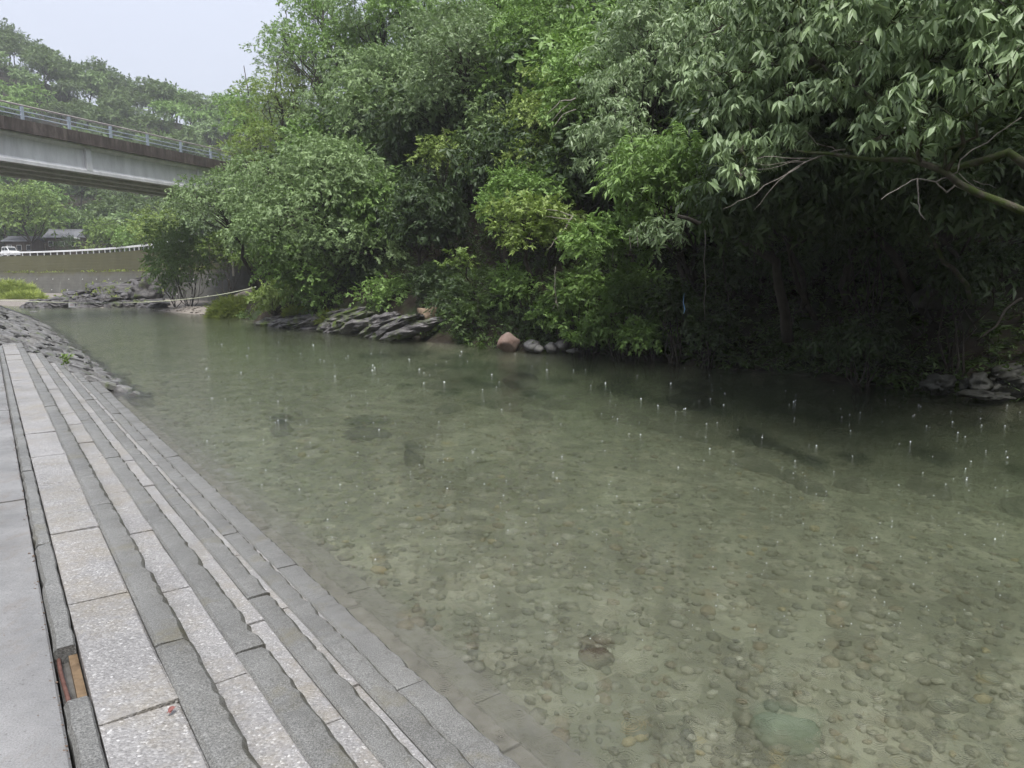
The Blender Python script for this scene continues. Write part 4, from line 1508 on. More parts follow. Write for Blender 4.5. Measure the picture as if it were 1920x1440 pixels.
branch('thin crooked twig dangling over the bank above the grey stones', 'dead_branch',
       [([(1042, 500, 26), (1040, 540, 25.9), (1043, 562, 25.9), (1036, 580, 25.9)], 0.014, 0.008), ([(1043, 562, 25.9), (1046, 592, 25.9)], 0.009, 0.004), ([(1041, 565, 25.9), (1050, 578, 25.9)], 0.007, 0.004)], 'dead_wood', n=5, amp=0.03, seed=59)
branch('fallen pale branch slanting down the rocks at the right', 'dead_branch',
       [([(1915, 560, 16.8), (1885, 580, 16.6), (1868, 612, 16.3), (1832, 638, 16.2)], 0.035, 0.02)], 'bark', n=6, seed=60)
branch('short pale driftwood stick lying on the dark bank near the water', 'dead_branch',
       [([(1506, 645, 18.6), (1515, 652, 18.5), (1535, 648, 18.5)], 0.02, 0.012)], 'dead_wood', n=6, seed=61)
for i, (x0, y0, x1, y1, d) in enumerate([(1322, 430, 1322, 600, 20.6), (1355, 480, 1372, 600, 20.4), (1150, 440, 1148, 490, 22.5), (1180, 430, 1182, 470, 22), (1194, 425, 1196, 465, 21.8), (1415, 470, 1412, 520, 20)]):
    branch(['thin grey vine hanging straight down left of the bent trunk', 'wavy vine hanging beside the bent trunk', 'short vine hanging below the silver leaves', 'short vine beside the low branch of pointed leaves',
            'second short vine near the low branch of pointed leaves', 'faint vine hanging from the arch of the bent trunk'][i], 'hanging_vine',
           [([(x0, y0, d), (x0 + (x1 - x0) * 0.4, (y0 + y1) / 2, d), (x1, y1, d)], 0.014, 0.011)], 'dead_wood' if i in (0, 2, 3, 4) else 'bark', 'vine', n=5, amp=0.03, seed=70 + i)
c = at_y(1282, 560, 21)
mb = MB()
mb.tube([at_y(1283, 550, 21), at_y(1281, 566, 21), at_y(1284, 580, 21), at_y(1282, 588, 21)], [0.004, 0.010, 0.022, 0.006], 5)
tag(solo('plastic_scrap', mb.V, mb.F, 'blue_plastic', c), 'shred of pale blue plastic caught on a vine in the shade', 'litter')

# ------------------------------------------------------------------ bridge
B0 = at_y(0, 302, 46)                        # foot of the near girder at the picture's edge
BD = np.array([math.sin(math.radians(21.2)), math.cos(math.radians(21.2)), 0])
BN = np.array([-BD[1], BD[0], 0])            # away from the camera
ZB = B0[2]
b0 = np.array([B0[0], B0[1], 0])


def bp(t, w, z):
    return b0 + BD * t + BN * w + np.array([0, 0, z])


bridge = thing('road_bridge', bp(10, 3, 0), 'concrete girder road bridge with brown stained edge crossing the river', 'bridge')
T0, T1 = -30.0, 36.0
zt = at_y(0, 242, 46)[2]                     # underside of the slab edge
zs = at_y(0, 219, 46)[2]                     # top of the slab edge
zr = at_y(0, 191, 46)[2]                     # top rail
hg = zt - ZB
for i in range(4):
    w = 0.02 + 2.05 * i
    prof = [(-0.34, 0), (0.34, 0), (0.34, 0.20), (0.13, 0.40), (0.13, hg - 0.32), (0.42, hg - 0.12), (0.42, hg), (-0.42, hg), (-0.42, hg - 0.12), (-0.13, hg - 0.32), (-0.13, 0.40), (-0.34, 0.20)]
    mb = MB()
    mb.prism(prof, T0, T1, lambda u, v, t: bp(t, w + u, ZB + v))
    g = part('girder', mb.V, mb.F, 'girder_concrete', bridge)
    if i == 0:
        for t in (-18.3, -6.3, 5.75 + 0.0, 15.9, 27.9):
            mb = MB()
            mb.box(bp(t, w - 0.36, ZB + 0.22), BD * 0.42, BN * 0.2, (0, 0, hg - 0.4))
            part('diaphragm_end', mb.V, mb.F, 'girder_concrete', g)
for t in (-18.3, -6.3, 5.75, 15.9, 27.9):
    mb = MB()
    mb.box(bp(t + 0.06, 0.2, ZB + 0.45), BD * 0.3, BN * 5.9, (0, 0, hg - 0.6))
    part('diaphragm', mb.V, mb.F, 'girder_concrete', bridge)
mb = MB()
mb.box(bp(T0, -0.55, zt + 0.004), BD * (T1 - T0), BN * 7.9, (0, 0, zs - zt - 0.10))
part('deck', mb.V, mb.F, 'girder_concrete', bridge)
t = T0
while t < T1:
    mb = MB()
    mb.box(bp(t + 0.01, -0.80, zt - 0.05), BD * 4.98, BN * 0.247, (0, 0, zs - zt + 0.05))
    part('fascia_panel', mb.V, mb.F, 'fascia_concrete', bridge)
    mb = MB()
    mb.box(bp(t + 0.01, 7.36, zt - 0.05), BD * 4.98, BN * 0.25, (0, 0, zs - zt + 0.05))
    part('fascia_panel', mb.V, mb.F, 'fascia_concrete', bridge)
    t += 5.0
# posts: read where the photo's first two stand
def t_of_px(px):
    lo, hi = -30.0, 60.0
    for _ in range(50):
        m_ = (lo + hi) / 2
        q = bp(m_, -0.62, zs)
        v = 960 + FPX * q[0] / (q[1] * CP - (q[2] - ZC) * SP)
        lo, hi = (m_, hi) if v < px else (lo, m_)
    return lo


tp = [t_of_px(v) for v in (42, 125, 199, 268, 333, 395)]
dt = (tp[-1] - tp[0]) / 5
for side, w in ((0, -0.66), (1, 7.48)):
    for q in range(-10, 14):
        t = tp[0] + dt * q
        if not T0 < t < T1:
            continue
        mb = MB()
        mb.box(bp(t - 0.09, w - 0.05, zs - 0.01), BD * 0.18, BN * 0.12, (0, 0, zr - zs - 0.03))
        po = part('post', mb.V, mb.F, 'rail_steel', bridge)
    for j, (zz, rr, mt) in enumerate(((zr, 0.06, 'rail_brown'), (zs + 0.62 * (zr - zs), 0.036, 'rail_steel'), (zs + 0.30 * (zr - zs), 0.036, 'rail_steel'))):
        V, F = tube([bp(T0, w, zz), bp((T0 + T1) / 2, w, zz), bp(T1, w, zz)], rr, 8)
        part('rail', V, F, mt, bridge, True)
mb = MB()
mb.box(bp(T1 - 1.2, -0.6, -1), BD * 6, BN * 8, (0, 0, ZB + 0.9))
part('abutment', mb.V, mb.F, 'girder_concrete', bridge)
# ------------------------------------------------------------------ far river wall, road, guard rail
WPX = [(-260, 150), (-120, 140), (0, 124), (70, 120), (140, 114), (200, 107), (245, 100), (285, 93.5), (340, 84), (400, 76), (470, 69), (530, 65)]
WZ = 6.55
Wp = np.array([at_y(px, 522, y)[:2] for px, y in WPX])


def resample(P, step):
    seg = np.linalg.norm(np.diff(P, axis=0), axis=1)
    cum = np.concatenate([[0], np.cumsum(seg)])
    n = int(cum[-1] / step)
    u = np.linspace(0, cum[-1], n + 1)
    return np.stack([np.interp(u, cum, P[:, 0]), np.interp(u, cum, P[:, 1])], -1)


Wc = resample(Wp, 1.0)
for _ in range(6):
    Wc[1:-1] = 0.5 * Wc[1:-1] + 0.25 * (Wc[:-2] + Wc[2:])
tg = np.gradient(Wc, axis=0)
tg /= np.linalg.norm(tg, axis=1, keepdims=True)
nb = np.stack([-tg[:, 1], tg[:, 0]], -1)        # away from the river


def wall_strip(prof):
    V, F = [], []
    m = len(prof)
    for c, n in zip(Wc, nb):
        for o_, z in prof:
            V.append((c[0] + n[0] * o_, c[1] + n[1] * o_, z))
    for i in range(len(Wc) - 1):
        for j in range(m - 1):
            a = i * m + j
            F.append((a, a + m, a + m + 1, a + 1))
    return V, F


wall = thing('retaining_wall', (Wc[40][0], Wc[40][1], -0.8), 'mossy two tier concrete river wall below the road', 'retaining wall')
ZL = 3.75
V, F = wall_strip([(-1.55, -1.0), (-0.62, ZL), (-0.28, ZL + 0.001)])
part('lower_tier', V, F, 'wall_concrete', wall, False)
V, F = wall_strip([(-0.29, ZL - 0.1), (0.0, WZ - 0.12), (0.0, WZ), (0.7, WZ)])
part('upper_tier', V, F, 'wall_concrete', wall, False)
# weep pipes in two rows
cum = np.arange(len(Wc))
for i in range(6, len(Wc) - 8, 5):
    for z in (2.7, 1.0):
        if z < 1 and i % 2:
            continue
        f = (z + 1.0) / (ZL + 1.0)
        c = np.array([*(Wc[i] + nb[i] * (-1.55 + 0.93 * f)), z])
        d3 = np.array([*(-nb[i]), -0.1])
        V, F = tube([c - d3 * 0.1, c + d3 * 0.10], 0.055, 6)
        part('weep_pipe', V, F, 'house_plaster', wall)
# weeds along the ledge
r = np.random.default_rng(33)
ii = r.integers(0, len(Wc), 900)
ii = ii[(np.sin(ii * 0.55) + np.sin(ii * 0.21 + 1) + r.normal(0, 0.7, len(ii))) > 0.0]
wp = np.array([[*(Wc[i] + nb[i] * r.uniform(-0.6, -0.3) + tg[i] * r.uniform(-0.5, 0.5)), ZL] for i in ii])
ax = r.normal(0, 0.5, (len(wp), 3))
ax[:, 2] = r.uniform(0.2, 1, len(wp))
V, T, K = scatter(r, TPL['tuft'], wp, ax, r.uniform(0.6, 1.5, len(wp)))
o = solo('ledge_weeds', V, T.astype(np.int32), 'grass_blade', (Wc[40][0], Wc[40][1], ZL), attrs={'tint': ('FLOAT', K)})
tag(o, 'yellow green weeds growing along the ledge of the river wall', 'weeds', kind='stuff')
V, F = wall_strip([(0.69, WZ - 0.004), (16, WZ + 0.10), (60, WZ + 1.5)])
tag(link('road', pd_mesh('road', V, F, 'asphalt')), 'asphalt road on top of the river wall', kind='structure')

rail = thing('guard_rail', (Wc[30][0], Wc[30][1], WZ), 'white guard rail with short posts along the road on the wall', 'guard rail')
V, F = [], []
prof = [(0.22, 0.45), (0.18, 0.50), (0.22, 0.56), (0.18, 0.64), (0.22, 0.70), (0.27, 0.70), (0.27, 0.45)]
m = len(prof)
last = len(Wc) - 22
for c, n in zip(Wc[:last], nb[:last]):
    for o_, z in prof:
        V.append((c[0] + n[0] * o_, c[1] + n[1] * o_, WZ + z))
for i in range(last - 1):
    for j in range(m):
        a, b = i * m + j, i * m + (j + 1) % m
        F.append((a, a + m, b + m, b))
part('beam', V, F, 'white_paint', rail)
u = 0.0
Wf = resample(Wc[:last], 2.0)
for q in range(len(Wf) - 1):
    c = Wf[q]
    i = np.argmin(np.linalg.norm(Wc - c, axis=1))
    mb = MB()
    mb.box(np.array([*(c + nb[i] * 0.275), WZ - 0.02]), np.array([*tg[i], 0]) * 0.12, np.array([*nb[i], 0]) * 0.10, (0, 0, 0.70))
    part('post', mb.V, mb.F, 'white_paint', rail)

# car on the road
def build_car():
    c = at_y(20, 474, 127)
    base = np.array([c[0], c[1], WZ + 0.06])
    car = thing('parked_car', base, 'small white car on the road behind the guard rail', 'car')
    i = np.argmin(np.linalg.norm(Wc - c[:2], axis=1))
    f = np.array([*tg[i], 0])                 # nose to the right
    s_ = np.array([*nb[i], 0])

    def fx(u, v, w):
        return base + f * u + s_ * w + np.array([0, 0, v])
    L = 3.6
    body = [(-1.8, 0.30), (-1.82, 0.75), (-1.75, 0.98), (0.75, 0.98), (1.65, 0.84), (1.8, 0.6), (1.78, 0.28), (1.45, 0.26), (1.35, 0.5), (1.0, 0.5), (0.9, 0.24), (-0.9, 0.24), (-1.0, 0.5), (-1.35, 0.5), (-1.45, 0.26)]
    mb = MB()
    mb.prism(body, -0.75, 0.75, fx)
    part('body', mb.V, mb.F, 'white_paint', car)
    cab = [(-1.72, 0.98), (-1.55, 1.62), (-1.3, 1.70), (0.0, 1.70), (0.25, 1.62), (0.85, 0.98)]
    mb = MB()
    mb.prism(cab, -0.66, 0.66, fx)
    part('cabin', mb.V, mb.F, 'white_paint', car)
    for win in ([(-1.55, 1.04), (-1.42, 1.55), (-0.62, 1.58), (-0.62, 1.04)], [(-0.52, 1.04), (-0.52, 1.58), (0.1, 1.57), (0.66, 1.04)]):
        for w0, w1 in ((-0.675, -0.64), (0.64, 0.675)):
            mb = MB()
            mb.prism(win, w0, w1, fx)
            part('side_window', mb.V, mb.F, 'car_glass', car)
    mb = MB()
    mb.prism([(0.30, 1.58), (0.83, 1.03), (0.86, 1.05), (0.33, 1.60)], -0.58, 0.58, fx)
    part('windscreen', mb.V, mb.F, 'car_glass', car)
    for u in (-1.18, 1.18):
        for w0, w1 in ((-0.77, -0.57), (0.57, 0.77)):
            mb = MB()
            mb.prism([(u + 0.29 * math.cos(q * math.pi / 6), 0.29 + 0.29 * math.sin(q * math.pi / 6)) for q in range(12)], w0, w1, fx)
            wh = part('wheel', mb.V, mb.F, 'tyre_rubber', car)
            e = w0 - 0.01 if w0 < 0 else w1 - 0.02
            mb = MB()
            mb.prism([(u + 0.17 * math.cos(q * math.pi / 5), 0.29 + 0.17 * math.sin(q * math.pi / 5)) for q in range(10)], e, e + 0.03, fx)
            part('rim', mb.V, mb.F, 'lamp_glass', wh)
    for w in (-0.62, 0.38):
        mb = MB()
        mb.prism([(1.72, 0.62), (1.69, 0.80), (1.74, 0.80), (1.815, 0.62)], w, w + 0.24, fx)
        part('headlight', mb.V, mb.F, 'lamp_glass', car)
        mb = MB()
        mb.prism([(-1.84, 0.62), (-1.80, 0.9), (-1.76, 0.9), (-1.80, 0.62)], w, w + 0.2, fx)
        part('tail_light', mb.V, mb.F, 'red_lamp', car)


build_car()


# houses behind the road
def build_house(label, px0, px1, y_ridge, y_eave, dep, name='wooden_house', wallmat='house_wood', gable=True):
    a, b = at_y(px0, y_ridge, dep), at_y(px1, y_ridge, dep)
    z_r, z_e = a[2], at_y(px0, y_eave, dep)[2]
    g = WZ + 0.5
    base = np.array([(a[0] + b[0]) / 2, dep, g])
    ho = thing(name, base, label, 'house')
    x0, x1 = a[0], b[0]
    dw = 2.3
    mb = MB()
    mb.prism([(-dw + 0.35, g - 1.0), (dw - 0.35, g - 1.0), (dw - 0.35, z_e - 0.02), (0, z_r - 0.3), (-dw + 0.35, z_e - 0.02)], x0 + 0.5, x1 - 0.5, lambda u, v, w: (w, dep + u, v))
    part('wall', mb.V, mb.F, wallmat, ho)
    n = 9
    rf = None
    for sgn in (-1, 1):
        mb = MB()
        th = 0.10
        mb.prism([(0, z_r), (sgn * dw, z_e), (sgn * dw, z_e - th), (0, z_r - th)] if sgn > 0 else [(0, z_r), (0, z_r - th), (sgn * dw, z_e - th), (sgn * dw, z_e)], x0, x1, lambda u, v, w: (w, dep + u, v))
        rf = part('roof', mb.V, mb.F, 'roof_tile', ho)
        for q in range(1, n):                   # raised tile courses
            f0 = q / n
            u, v = sgn * dw * f0, z_r + (z_e - z_r) * f0
            mb = MB()
            mb.box((x0 + 0.02, dep + u - 0.05, v + 0.003), (x1 - x0 - 0.04, 0, 0), (0, 0.10, 0), (0, 0, 0.05))
            part('tile_course', mb.V, mb.F, 'roof_tile', rf)
    mb = MB()
    mb.box((x0 - 0.05, dep - 0.14, z_r - 0.03), (x1 - x0 + 0.1, 0, 0), (0, 0.28, 0), (0, 0, 0.16))
    part('ridge', mb.V, mb.F, 'roof_tile', ho)
    if gable:
        mb = MB()
        mb.prism([(-dw + 0.9, z_e + 0.12), (dw - 0.9, z_e + 0.12), (0, z_r - 0.42)], x1 - 0.495, x1 - 0.45, lambda u, v, w: (w, dep + u, v))
        part('gable', mb.V, mb.F, 'house_plaster', ho)
        mb = MB()
        mb.box((x1 - 0.5, dep - dw - 0.02, z_e - 0.32), (0.55, 0, 0), (0, 1.0, 0), (0, 0, 0.28))
        part('barge_board', mb.V, mb.F, 'house_plaster', ho)
    for q in range(3):
        xw = x0 + 0.9 + q * (x1 - x0 - 2.2) / 2.0
        mb = MB()
        mb.box((xw, dep - dw + 0.33, z_e - 1.7), (0.9, 0, 0), (0, 0.03, 0), (0, 0, 1.0))
        wd = part('window', mb.V, mb.F, 'house_plaster', ho)
        mb = MB()
        mb.box((xw + 0.07, dep - dw + 0.31, z_e - 1.63), (0.76, 0, 0), (0, 0.03, 0), (0, 0, 0.86))
        part('pane', mb.V, mb.F, 'car_glass', wd)


build_house('dark wooden house with grey tiled roof above the guard rail', 92, 156, 431, 446, 138)
build_house('low grey roofed shed half hidden beneath the bright green tree', 16, 74, 444, 453, 134, name='wooden_shed', gable=False)

# utility pole tops and wires
def pole(label, px, py, dep, zb, name='utility_pole', r0=0.09, mat='house_plaster'):
    top = at_y(px, py, dep)
    b = np.array([top[0], top[1], zb])
    V, F = tube([b, (b + top) / 2, top], [r0, r0 * 0.9, r0 * 0.75], 8)
    t = thing(name, b, label, 'pole')
    part('shaft', V, F, mat, t, True)
    mb = MB()
    mb.tube([top - np.array([0, 0, 0.02]), top + np.array([0, 0, 0.06])], r0 * 1.1, 8)
    part('cap', mb.V, mb.F, mat, t)
    return top


pole('white marker pole among the shrubs right of the river wall', 432, 418, 62, 3.0)
for i, (ya, yb, lab) in enumerate(((417, 396, 'upper black power line sagging across the trees behind the house'), (421, 404, 'lower black power line sagging across the trees behind the house'))):
    a, b = at_y(90, ya, 128), at_y(300, yb - 4, 112)
    P = wob(a, b, 14, 0.0, sag=-0.9)
    mb = MB()
    mb.tube(P, 0.035, 5)
    tag(solo('power_line', mb.V, mb.F, 'cable_black', a), lab, 'power line')

# ------------------------------------------------------------------ far shore: outcrop, gravel bar, grass, shrubs
oc = thing('rock_outcrop', (-38, 73, 0), 'jagged dark rock outcrop in front of the river wall with weeds on it', 'rock outcrop')
ocV = []
orr = np.random.default_rng(404)
for i in range(86):
    u = orr.random()
    px = 62 + 232 * u
    top = np.interp(px, [50, 110, 150, 200, 240, 290, 300], [572, 560, 545, 530, 528, 535, 560])
    py = orr.uniform(top, 578)
    f_ = (578 - py) / 50.0
    dep = 69.6 + 6.5 * f_ + orr.uniform(-0.4, 0.4)
    c = at_y(px, py + 3, dep)
    V, F = strata(c, orr.uniform(1.4, 3.8), orr.uniform(1.0, 2.2), orr.uniform(0.35, 0.9), orr.choice([-1, 1]) * orr.uniform(0.05, 0.4) * (-1 if u > 0.7 else 1), orr.normal(0, 0.5), 440 + i)
    ocV.append(np.asarray(V))
    part('rock_bed', V, F, 'rock_layered', oc)
V, F = rock((5.2, 1.6, 1.7), 408, 0.45, 4, freq=1.6)
c = at_y(205, 562, 74.5)
part('rock_bed', V + c, F, 'rock_layered', oc)
V, F = rock((1.4, 1.2, 1.5), 409, 0.5, 4, freq=2.0)
c = at_y(272, 552, 72)
part('rock_bed', V + c, F, 'rock_layered', oc)
r = np.random.default_rng(44)
allv = np.concatenate(ocV)
sel = allv[(allv[:, 2] > 0.9)]
sel = sel[r.integers(0, len(sel), 900)]
nz = np.array([mnoise.noise(Vector((v[0] * 0.7, v[1] * 0.7, v[2]))) for v in sel])
sel = sel[nz > -0.02]
ax = r.normal(0, 0.6, (len(sel), 3))
ax[:, 2] = r.uniform(0.3, 1, len(sel))
V, T, K = scatter(r, TPL['tuft'], sel, ax, r.uniform(0.6, 1.3, len(sel)))
tag(solo('rock_weeds', V, T.astype(np.int32), 'grass_blade', (-38, 73, 1), attrs={'tint': ('FLOAT', K)}), 'tufts of weeds rooted in the cracks of the rock outcrop', 'weeds', kind='stuff')

# gravel bar
gb_c = at_y(365, 584, 57.5)
n1, n2 = 26, 12
V = []
for i in range(n1):
    for j in range(n2):
        u, v = i / (n1 - 1) * 2 - 1, j / (n2 - 1) * 2 - 1
        h_ = max(0, 1 - u * u) ** 0.8 * max(0, 1 - v * v) ** 0.8
        ctr = (1 - (u + 1) / 2) * at_z(292, 580, 0)[:2] + (u + 1) / 2 * at_z(432, 591, 0)[:2]
        nrm = np.array([0.63, 0.77])
        V.append((*(ctr + nrm * (v * 2.6 + 1.0)), -0.25 + 0.62 * h_ + 0.04 * math.sin(i * 2.3 + j * 1.7)))
idx2 = np.arange(n1 * n2).reshape(n1, n2)
F = np.stack([idx2[:-1, :-1], idx2[:-1, 1:], idx2[1:, 1:], idx2[1:, :-1]], -1).reshape(-1, 4)
tag(solo('gravel_bar', V, F, 'gravel', (gb_c[0], gb_c[1], 0), True), 'pale brown gravel bar at the far bend of the river', kind='structure')
r = np.random.default_rng(45)
Vs, Fs, b_ = [], [], 0
for q in range(260):
    i, j = r.integers(3, n1 - 3), r.integers(2, n2 - 2)
    c = np.array(V[i * n2 + j]) + r.normal(0, 0.25, 3) * np.array([1, 1, 0])
    sz = r.uniform(0.05, 0.16)
    vv = ICO1[0] * np.array([sz, sz * 0.8, sz * 0.6]) * r.uniform(0.8, 1.2, (12, 1)) + c
    Vs.append(vv)
    Fs.append(ICO1[1] + b_)
    b_ += 12
tag(solo('cobbles', np.concatenate(Vs), np.concatenate(Fs), 'gravel', (gb_c[0], gb_c[1], 0.2)), 'loose cobbles strewn over the gravel bar', 'cobbles', kind='stuff')


def grass_patch(label, px, py, rx, ry, dep, n, seed, size=1.0, leaf='grass_blade', tpl='grass', name='grass'):
    r = np.random.default_rng(seed)
    C = at_y(px, py, dep)
    sc = dep / FPX
    d = r.normal(size=(n, 3))
    d /= np.linalg.norm(d, axis=1, keepdims=True)
    d[:, 2] = np.abs(d[:, 2])
    P = C + np.array([0, 0, -ry * sc * 0.9]) + d * np.array([rx * sc, rx * sc * 0.7, ry * sc * 1.5]) * r.uniform(0.6, 1.0, (n, 1))
    ax = d * 0.5 + r.normal(0, 0.4, (n, 3))
    ax[:, 2] = r.uniform(0.4, 1.1, n)
    V, T, K = scatter(r, TPL[tpl], P, ax, r.uniform(0.6, 1.3, n) * size)
    return tag(solo(name, V, T.astype(np.int32), leaf, (C[0], C[1], C[2] - ry * sc), attrs={'tint': ('FLOAT', K)}), label, 'grass', kind='stuff')


grass_patch('bright yellow green grass beside the gravel bar', 445, 578, 52, 24, 53, 1500, 61, 1.15)
grass_patch('yellow green grass mound in front of the river wall', 18, 545, 46, 18, 92, 1400, 62, 1.8)
grass_patch('low pale grass at the foot of the grass mound', 45, 557, 40, 8, 84, 500, 63, 1.2)
grass_patch('green grass growing on the rock ledge', 628, 596, 34, 14, 39.5, 500, 64, 0.7)
grass_patch('moss green grass on the upper ledge', 560, 584, 30, 8, 42.5, 350, 65, 0.6)

bush('tangled green bush hiding the end of the river wall', 350, 470, 62, 62, 66, 'leaf_mid', 'std', 0.38, 220, nl=13, size=1.2)
bush('lime green branches spilling over the wall beside the marker pole', 425, 462, 48, 36, 62, 'leaf_bright', 'std', 0.36, 221, nl=9, size=1.1)
bush('shaded green bush at the corner of rock outcrop and wall', 325, 520, 38, 42, 68, 'leaf_mid', 'std', 0.36, 222, nl=9, size=1.1)
bush('bright green bush over the lower wall left of the big round tree', 480, 470, 30, 40, 56, 'leaf_bright', 'std', 0.34, 223, nl=7)
bush('yellowish bush top above the white guard rail end', 290, 425, 48, 42, 82, 'leaf_yellow', 'std', 0.42, 224, nl=9, size=1.3)
bush('green bush left above the guard rail bend', 245, 445, 42, 26, 104, 'leaf_mid', 'std', 0.5, 225, nl=8, size=1.5)
bush('light green bush beside the dark wooden house', 200, 440, 44, 28, 120, 'leaf_bright', 'std', 0.6, 226, nl=8, size=1.8)
bush('yellow hedge below the gable of the dark wooden house', 168, 461, 22, 7, 130, 'leaf_yellow', 'std', 0.55, 227, nl=6, size=1.5, name='hedge', cat='hedge')
bush('dark shrub in front of the dark wooden house wall', 118, 456, 30, 12, 131, 'leaf_dark', 'std', 0.55, 228, nl=7, size=1.5)

tree('bright green spreading tree over the shed beside the bridge', 48, 392, 66, 52, 130, 'leaf_bright', 'coarse', 0.75, 18, 230, size=1.35, flat=0.6, back=0.0, droop=0.3)
tree('yellow topped slender tree rising behind the bright green tree', 42, 362, 14, 22, 140, 'leaf_bright', 'coarse', 0.7, 6, 231, size=1.2, back=0)
tree('yellow green tree at the left edge under the bridge', 0, 370, 30, 24, 142, 'leaf_yellow', 'coarse', 0.75, 8, 232, size=1.3, back=0)

# ------------------------------------------------------------------ far wooded hill
FARG = 'trees on the far hill beyond the bridge'
fprotos = []
for q in range(6):
    r = np.random.default_rng(600 + q)
    lobes = make_lobes(r, (0, 0, 7.5), (4.4, 4.4, 3.0), 13, 0.36, 0.55)
    V, T, K = crown_mesh(r, lobes, 'far', 0.80, 0.25, 1.0, None, 0.3, 0.1)
    cm = np_mesh('crown', V, T.astype(np.int32), ('leaf_far', 'leaf_far', 'leaf_mid', 'leaf_far', 'leaf_grey', 'leaf_far')[q], attrs={'tint': ('FLOAT', K)})
    m = limbs_mesh(r, (0, 0, 0), (0, 0, 7), lobes, 0.26)
    fprotos.append((cm, pd_mesh('trunk', m.V, m.F, 'bark', True)))
r = np.random.default_rng(81)
pl = []
for _ in range(6000):
    y = r.uniform(150, 252)
    px = r.uniform(-90, 640)
    x = (px - 960) / FPX * y
    if any((x - a) ** 2 + (y - b) ** 2 < 6.4 ** 2 for a, b in pl):
        continue
    pl.append((x, y))
    place(fprotos, (x, y, H(x, y) - 0.3), r.uniform(0.85, 1.25), 'grey green tree in the hazy wood on the far hill beyond the bridge', 'tree', FARG, 'hillside_tree', r)
    if len(pl) > 285:
        break
r = np.random.default_rng(82)
for px in range(-60, 430, 27):
    y = r.uniform(144, 152)
    x = (px + r.uniform(-8, 8) - 960) / FPX * y
    place(fprotos, (x, y, max(H(x, y), 5.5)), r.uniform(0.9, 1.2), 'dark tree under the bridge at the foot of the far hill', 'tree', 'trees at the foot of the far hill', 'hillside_tree', r, int(r.integers(2, 6)))

# ------------------------------------------------------------------ rope with warning placard
ra, rm1, rm2, rb = at_y(-25, 562, 64), at_y(133, 567.5, 60), at_y(280, 566, 54), at_y(480, 538, 47.5)
P = []
pp = [ra, rm1, rm2, rb]
for u in np.linspace(0, 1, 40):
    # Lagrange through the four read-off points
    us = [0, 0.33, 0.62, 1]
    q = np.zeros(3)
    for i in range(4):
        w = 1.0
        for j in range(4):
            if j != i:
                w *= (u - us[j]) / (us[i] - us[j])
        q += w * pp[i]
    P.append(q)
V, F = tube(P, 0.028, 6)
tag(solo('safety_rope', V, F, 'rope_fibre', ra, True), 'pale rope strung across the river in front of the rock outcrop', 'rope')
i = int(np.argmin([abs(960 + FPX * q[0] / q[1] - 135) for q in P]))
c = P[i]
sg = thing('placard', c - np.array([0, 0, 0.40]), 'small white placard with red print hanging from the rope', 'sign')
mb = MB()
mb.box(c + np.array([-0.28, -0.03, -0.40]), (0.56, 0, 0), (0, 0.015, 0), (0, 0, 0.37))
part('board', mb.V, mb.F, 'white_paint', sg)
for q in range(3):
    for k_ in range(2):
        mb = MB()
        mb.box(c + np.array([-0.16 + 0.115 * q, -0.034, -0.15 - 0.11 * k_]), (0.075, 0, 0), (0, 0.003, 0), (0, 0, 0.025))
        part('print_mark', mb.V, mb.F, 'red_print', sg)

# ------------------------------------------------------------------ river bed stones
SUB = [(838, 757, 34), (690, 801, 52), (920, 745, 62), (1010, 772, 40), (1046, 749, 34), (1150, 766, 52), (1190, 776, 40), (1310, 801, 62), (1415, 864, 62), (1520, 901, 34), (1452, 816, 42), (1500, 792, 46), (1745, 900, 48),
       (820, 716, 42), (882, 717, 52), (935, 733, 60), (702, 690, 36), (785, 692, 44), (980, 702, 44), (1105, 735, 44), (1225, 746, 40), (1290, 738, 50), (1580, 806, 46), (1545, 832, 50), (1680, 820, 44), (1600, 895, 34),
       (1910, 935, 36), (760, 748, 26), (1240, 790, 30), (860, 690, 40), (1160, 752, 34), (770, 846, 26), (1480, 885, 26), (1370, 770, 50), (525, 793, 30), (960, 722, 44), (1060, 716, 40), (1400, 842, 30)]
for i, (px, py, w) in enumerate(SUB):
    c = at_z(px, py, -0.85)
    g = H(c[0], c[1])
    zt_ = g + 0.24
    c = at_z(px, py, zt_)
    g = H(c[0], c[1])
    sc = c[1] / FPX
    hz_ = 0.24
    c[2] = zt_ - hz_ + 0.02
    V, F = rock((w * sc * 0.85, w * sc * 1.4, hz_), 700 + i, 0.25, 3)
    a_ = rng.uniform(-0.4, 0.4)
    V = V @ np.array([[math.cos(a_), -math.sin(a_), 0], [math.sin(a_), math.cos(a_), 0], [0, 0, 1]]).T
    tag(solo('submerged_stone', V + c, F, 'rock_dark', (c[0], c[1], c[2] - 0.15), True), 'dark stone lying under the green water on the river bed', 'stone', 'dark stones under the water')
for px, py, w, mt, lab in ((1120, 1232, 74, 'stone_brown', 'brown stone under the shallow water in the foreground'), (1478, 1375, 150, 'stone_green', 'broad pale green slab under the water in the foreground')):
    c = at_z(px, py, H(*at_z(px, py, -0.5)[:2]) + 0.04)
    sc = c[1] / FPX
    V, F = rock((w * sc * 0.5, w * sc * 0.42, 0.10), 760 + w, 0.25, 3)
    tag(solo('submerged_stone', V + c, F, mt, (c[0], c[1], c[2] - 0.1), True), lab, 'stone')

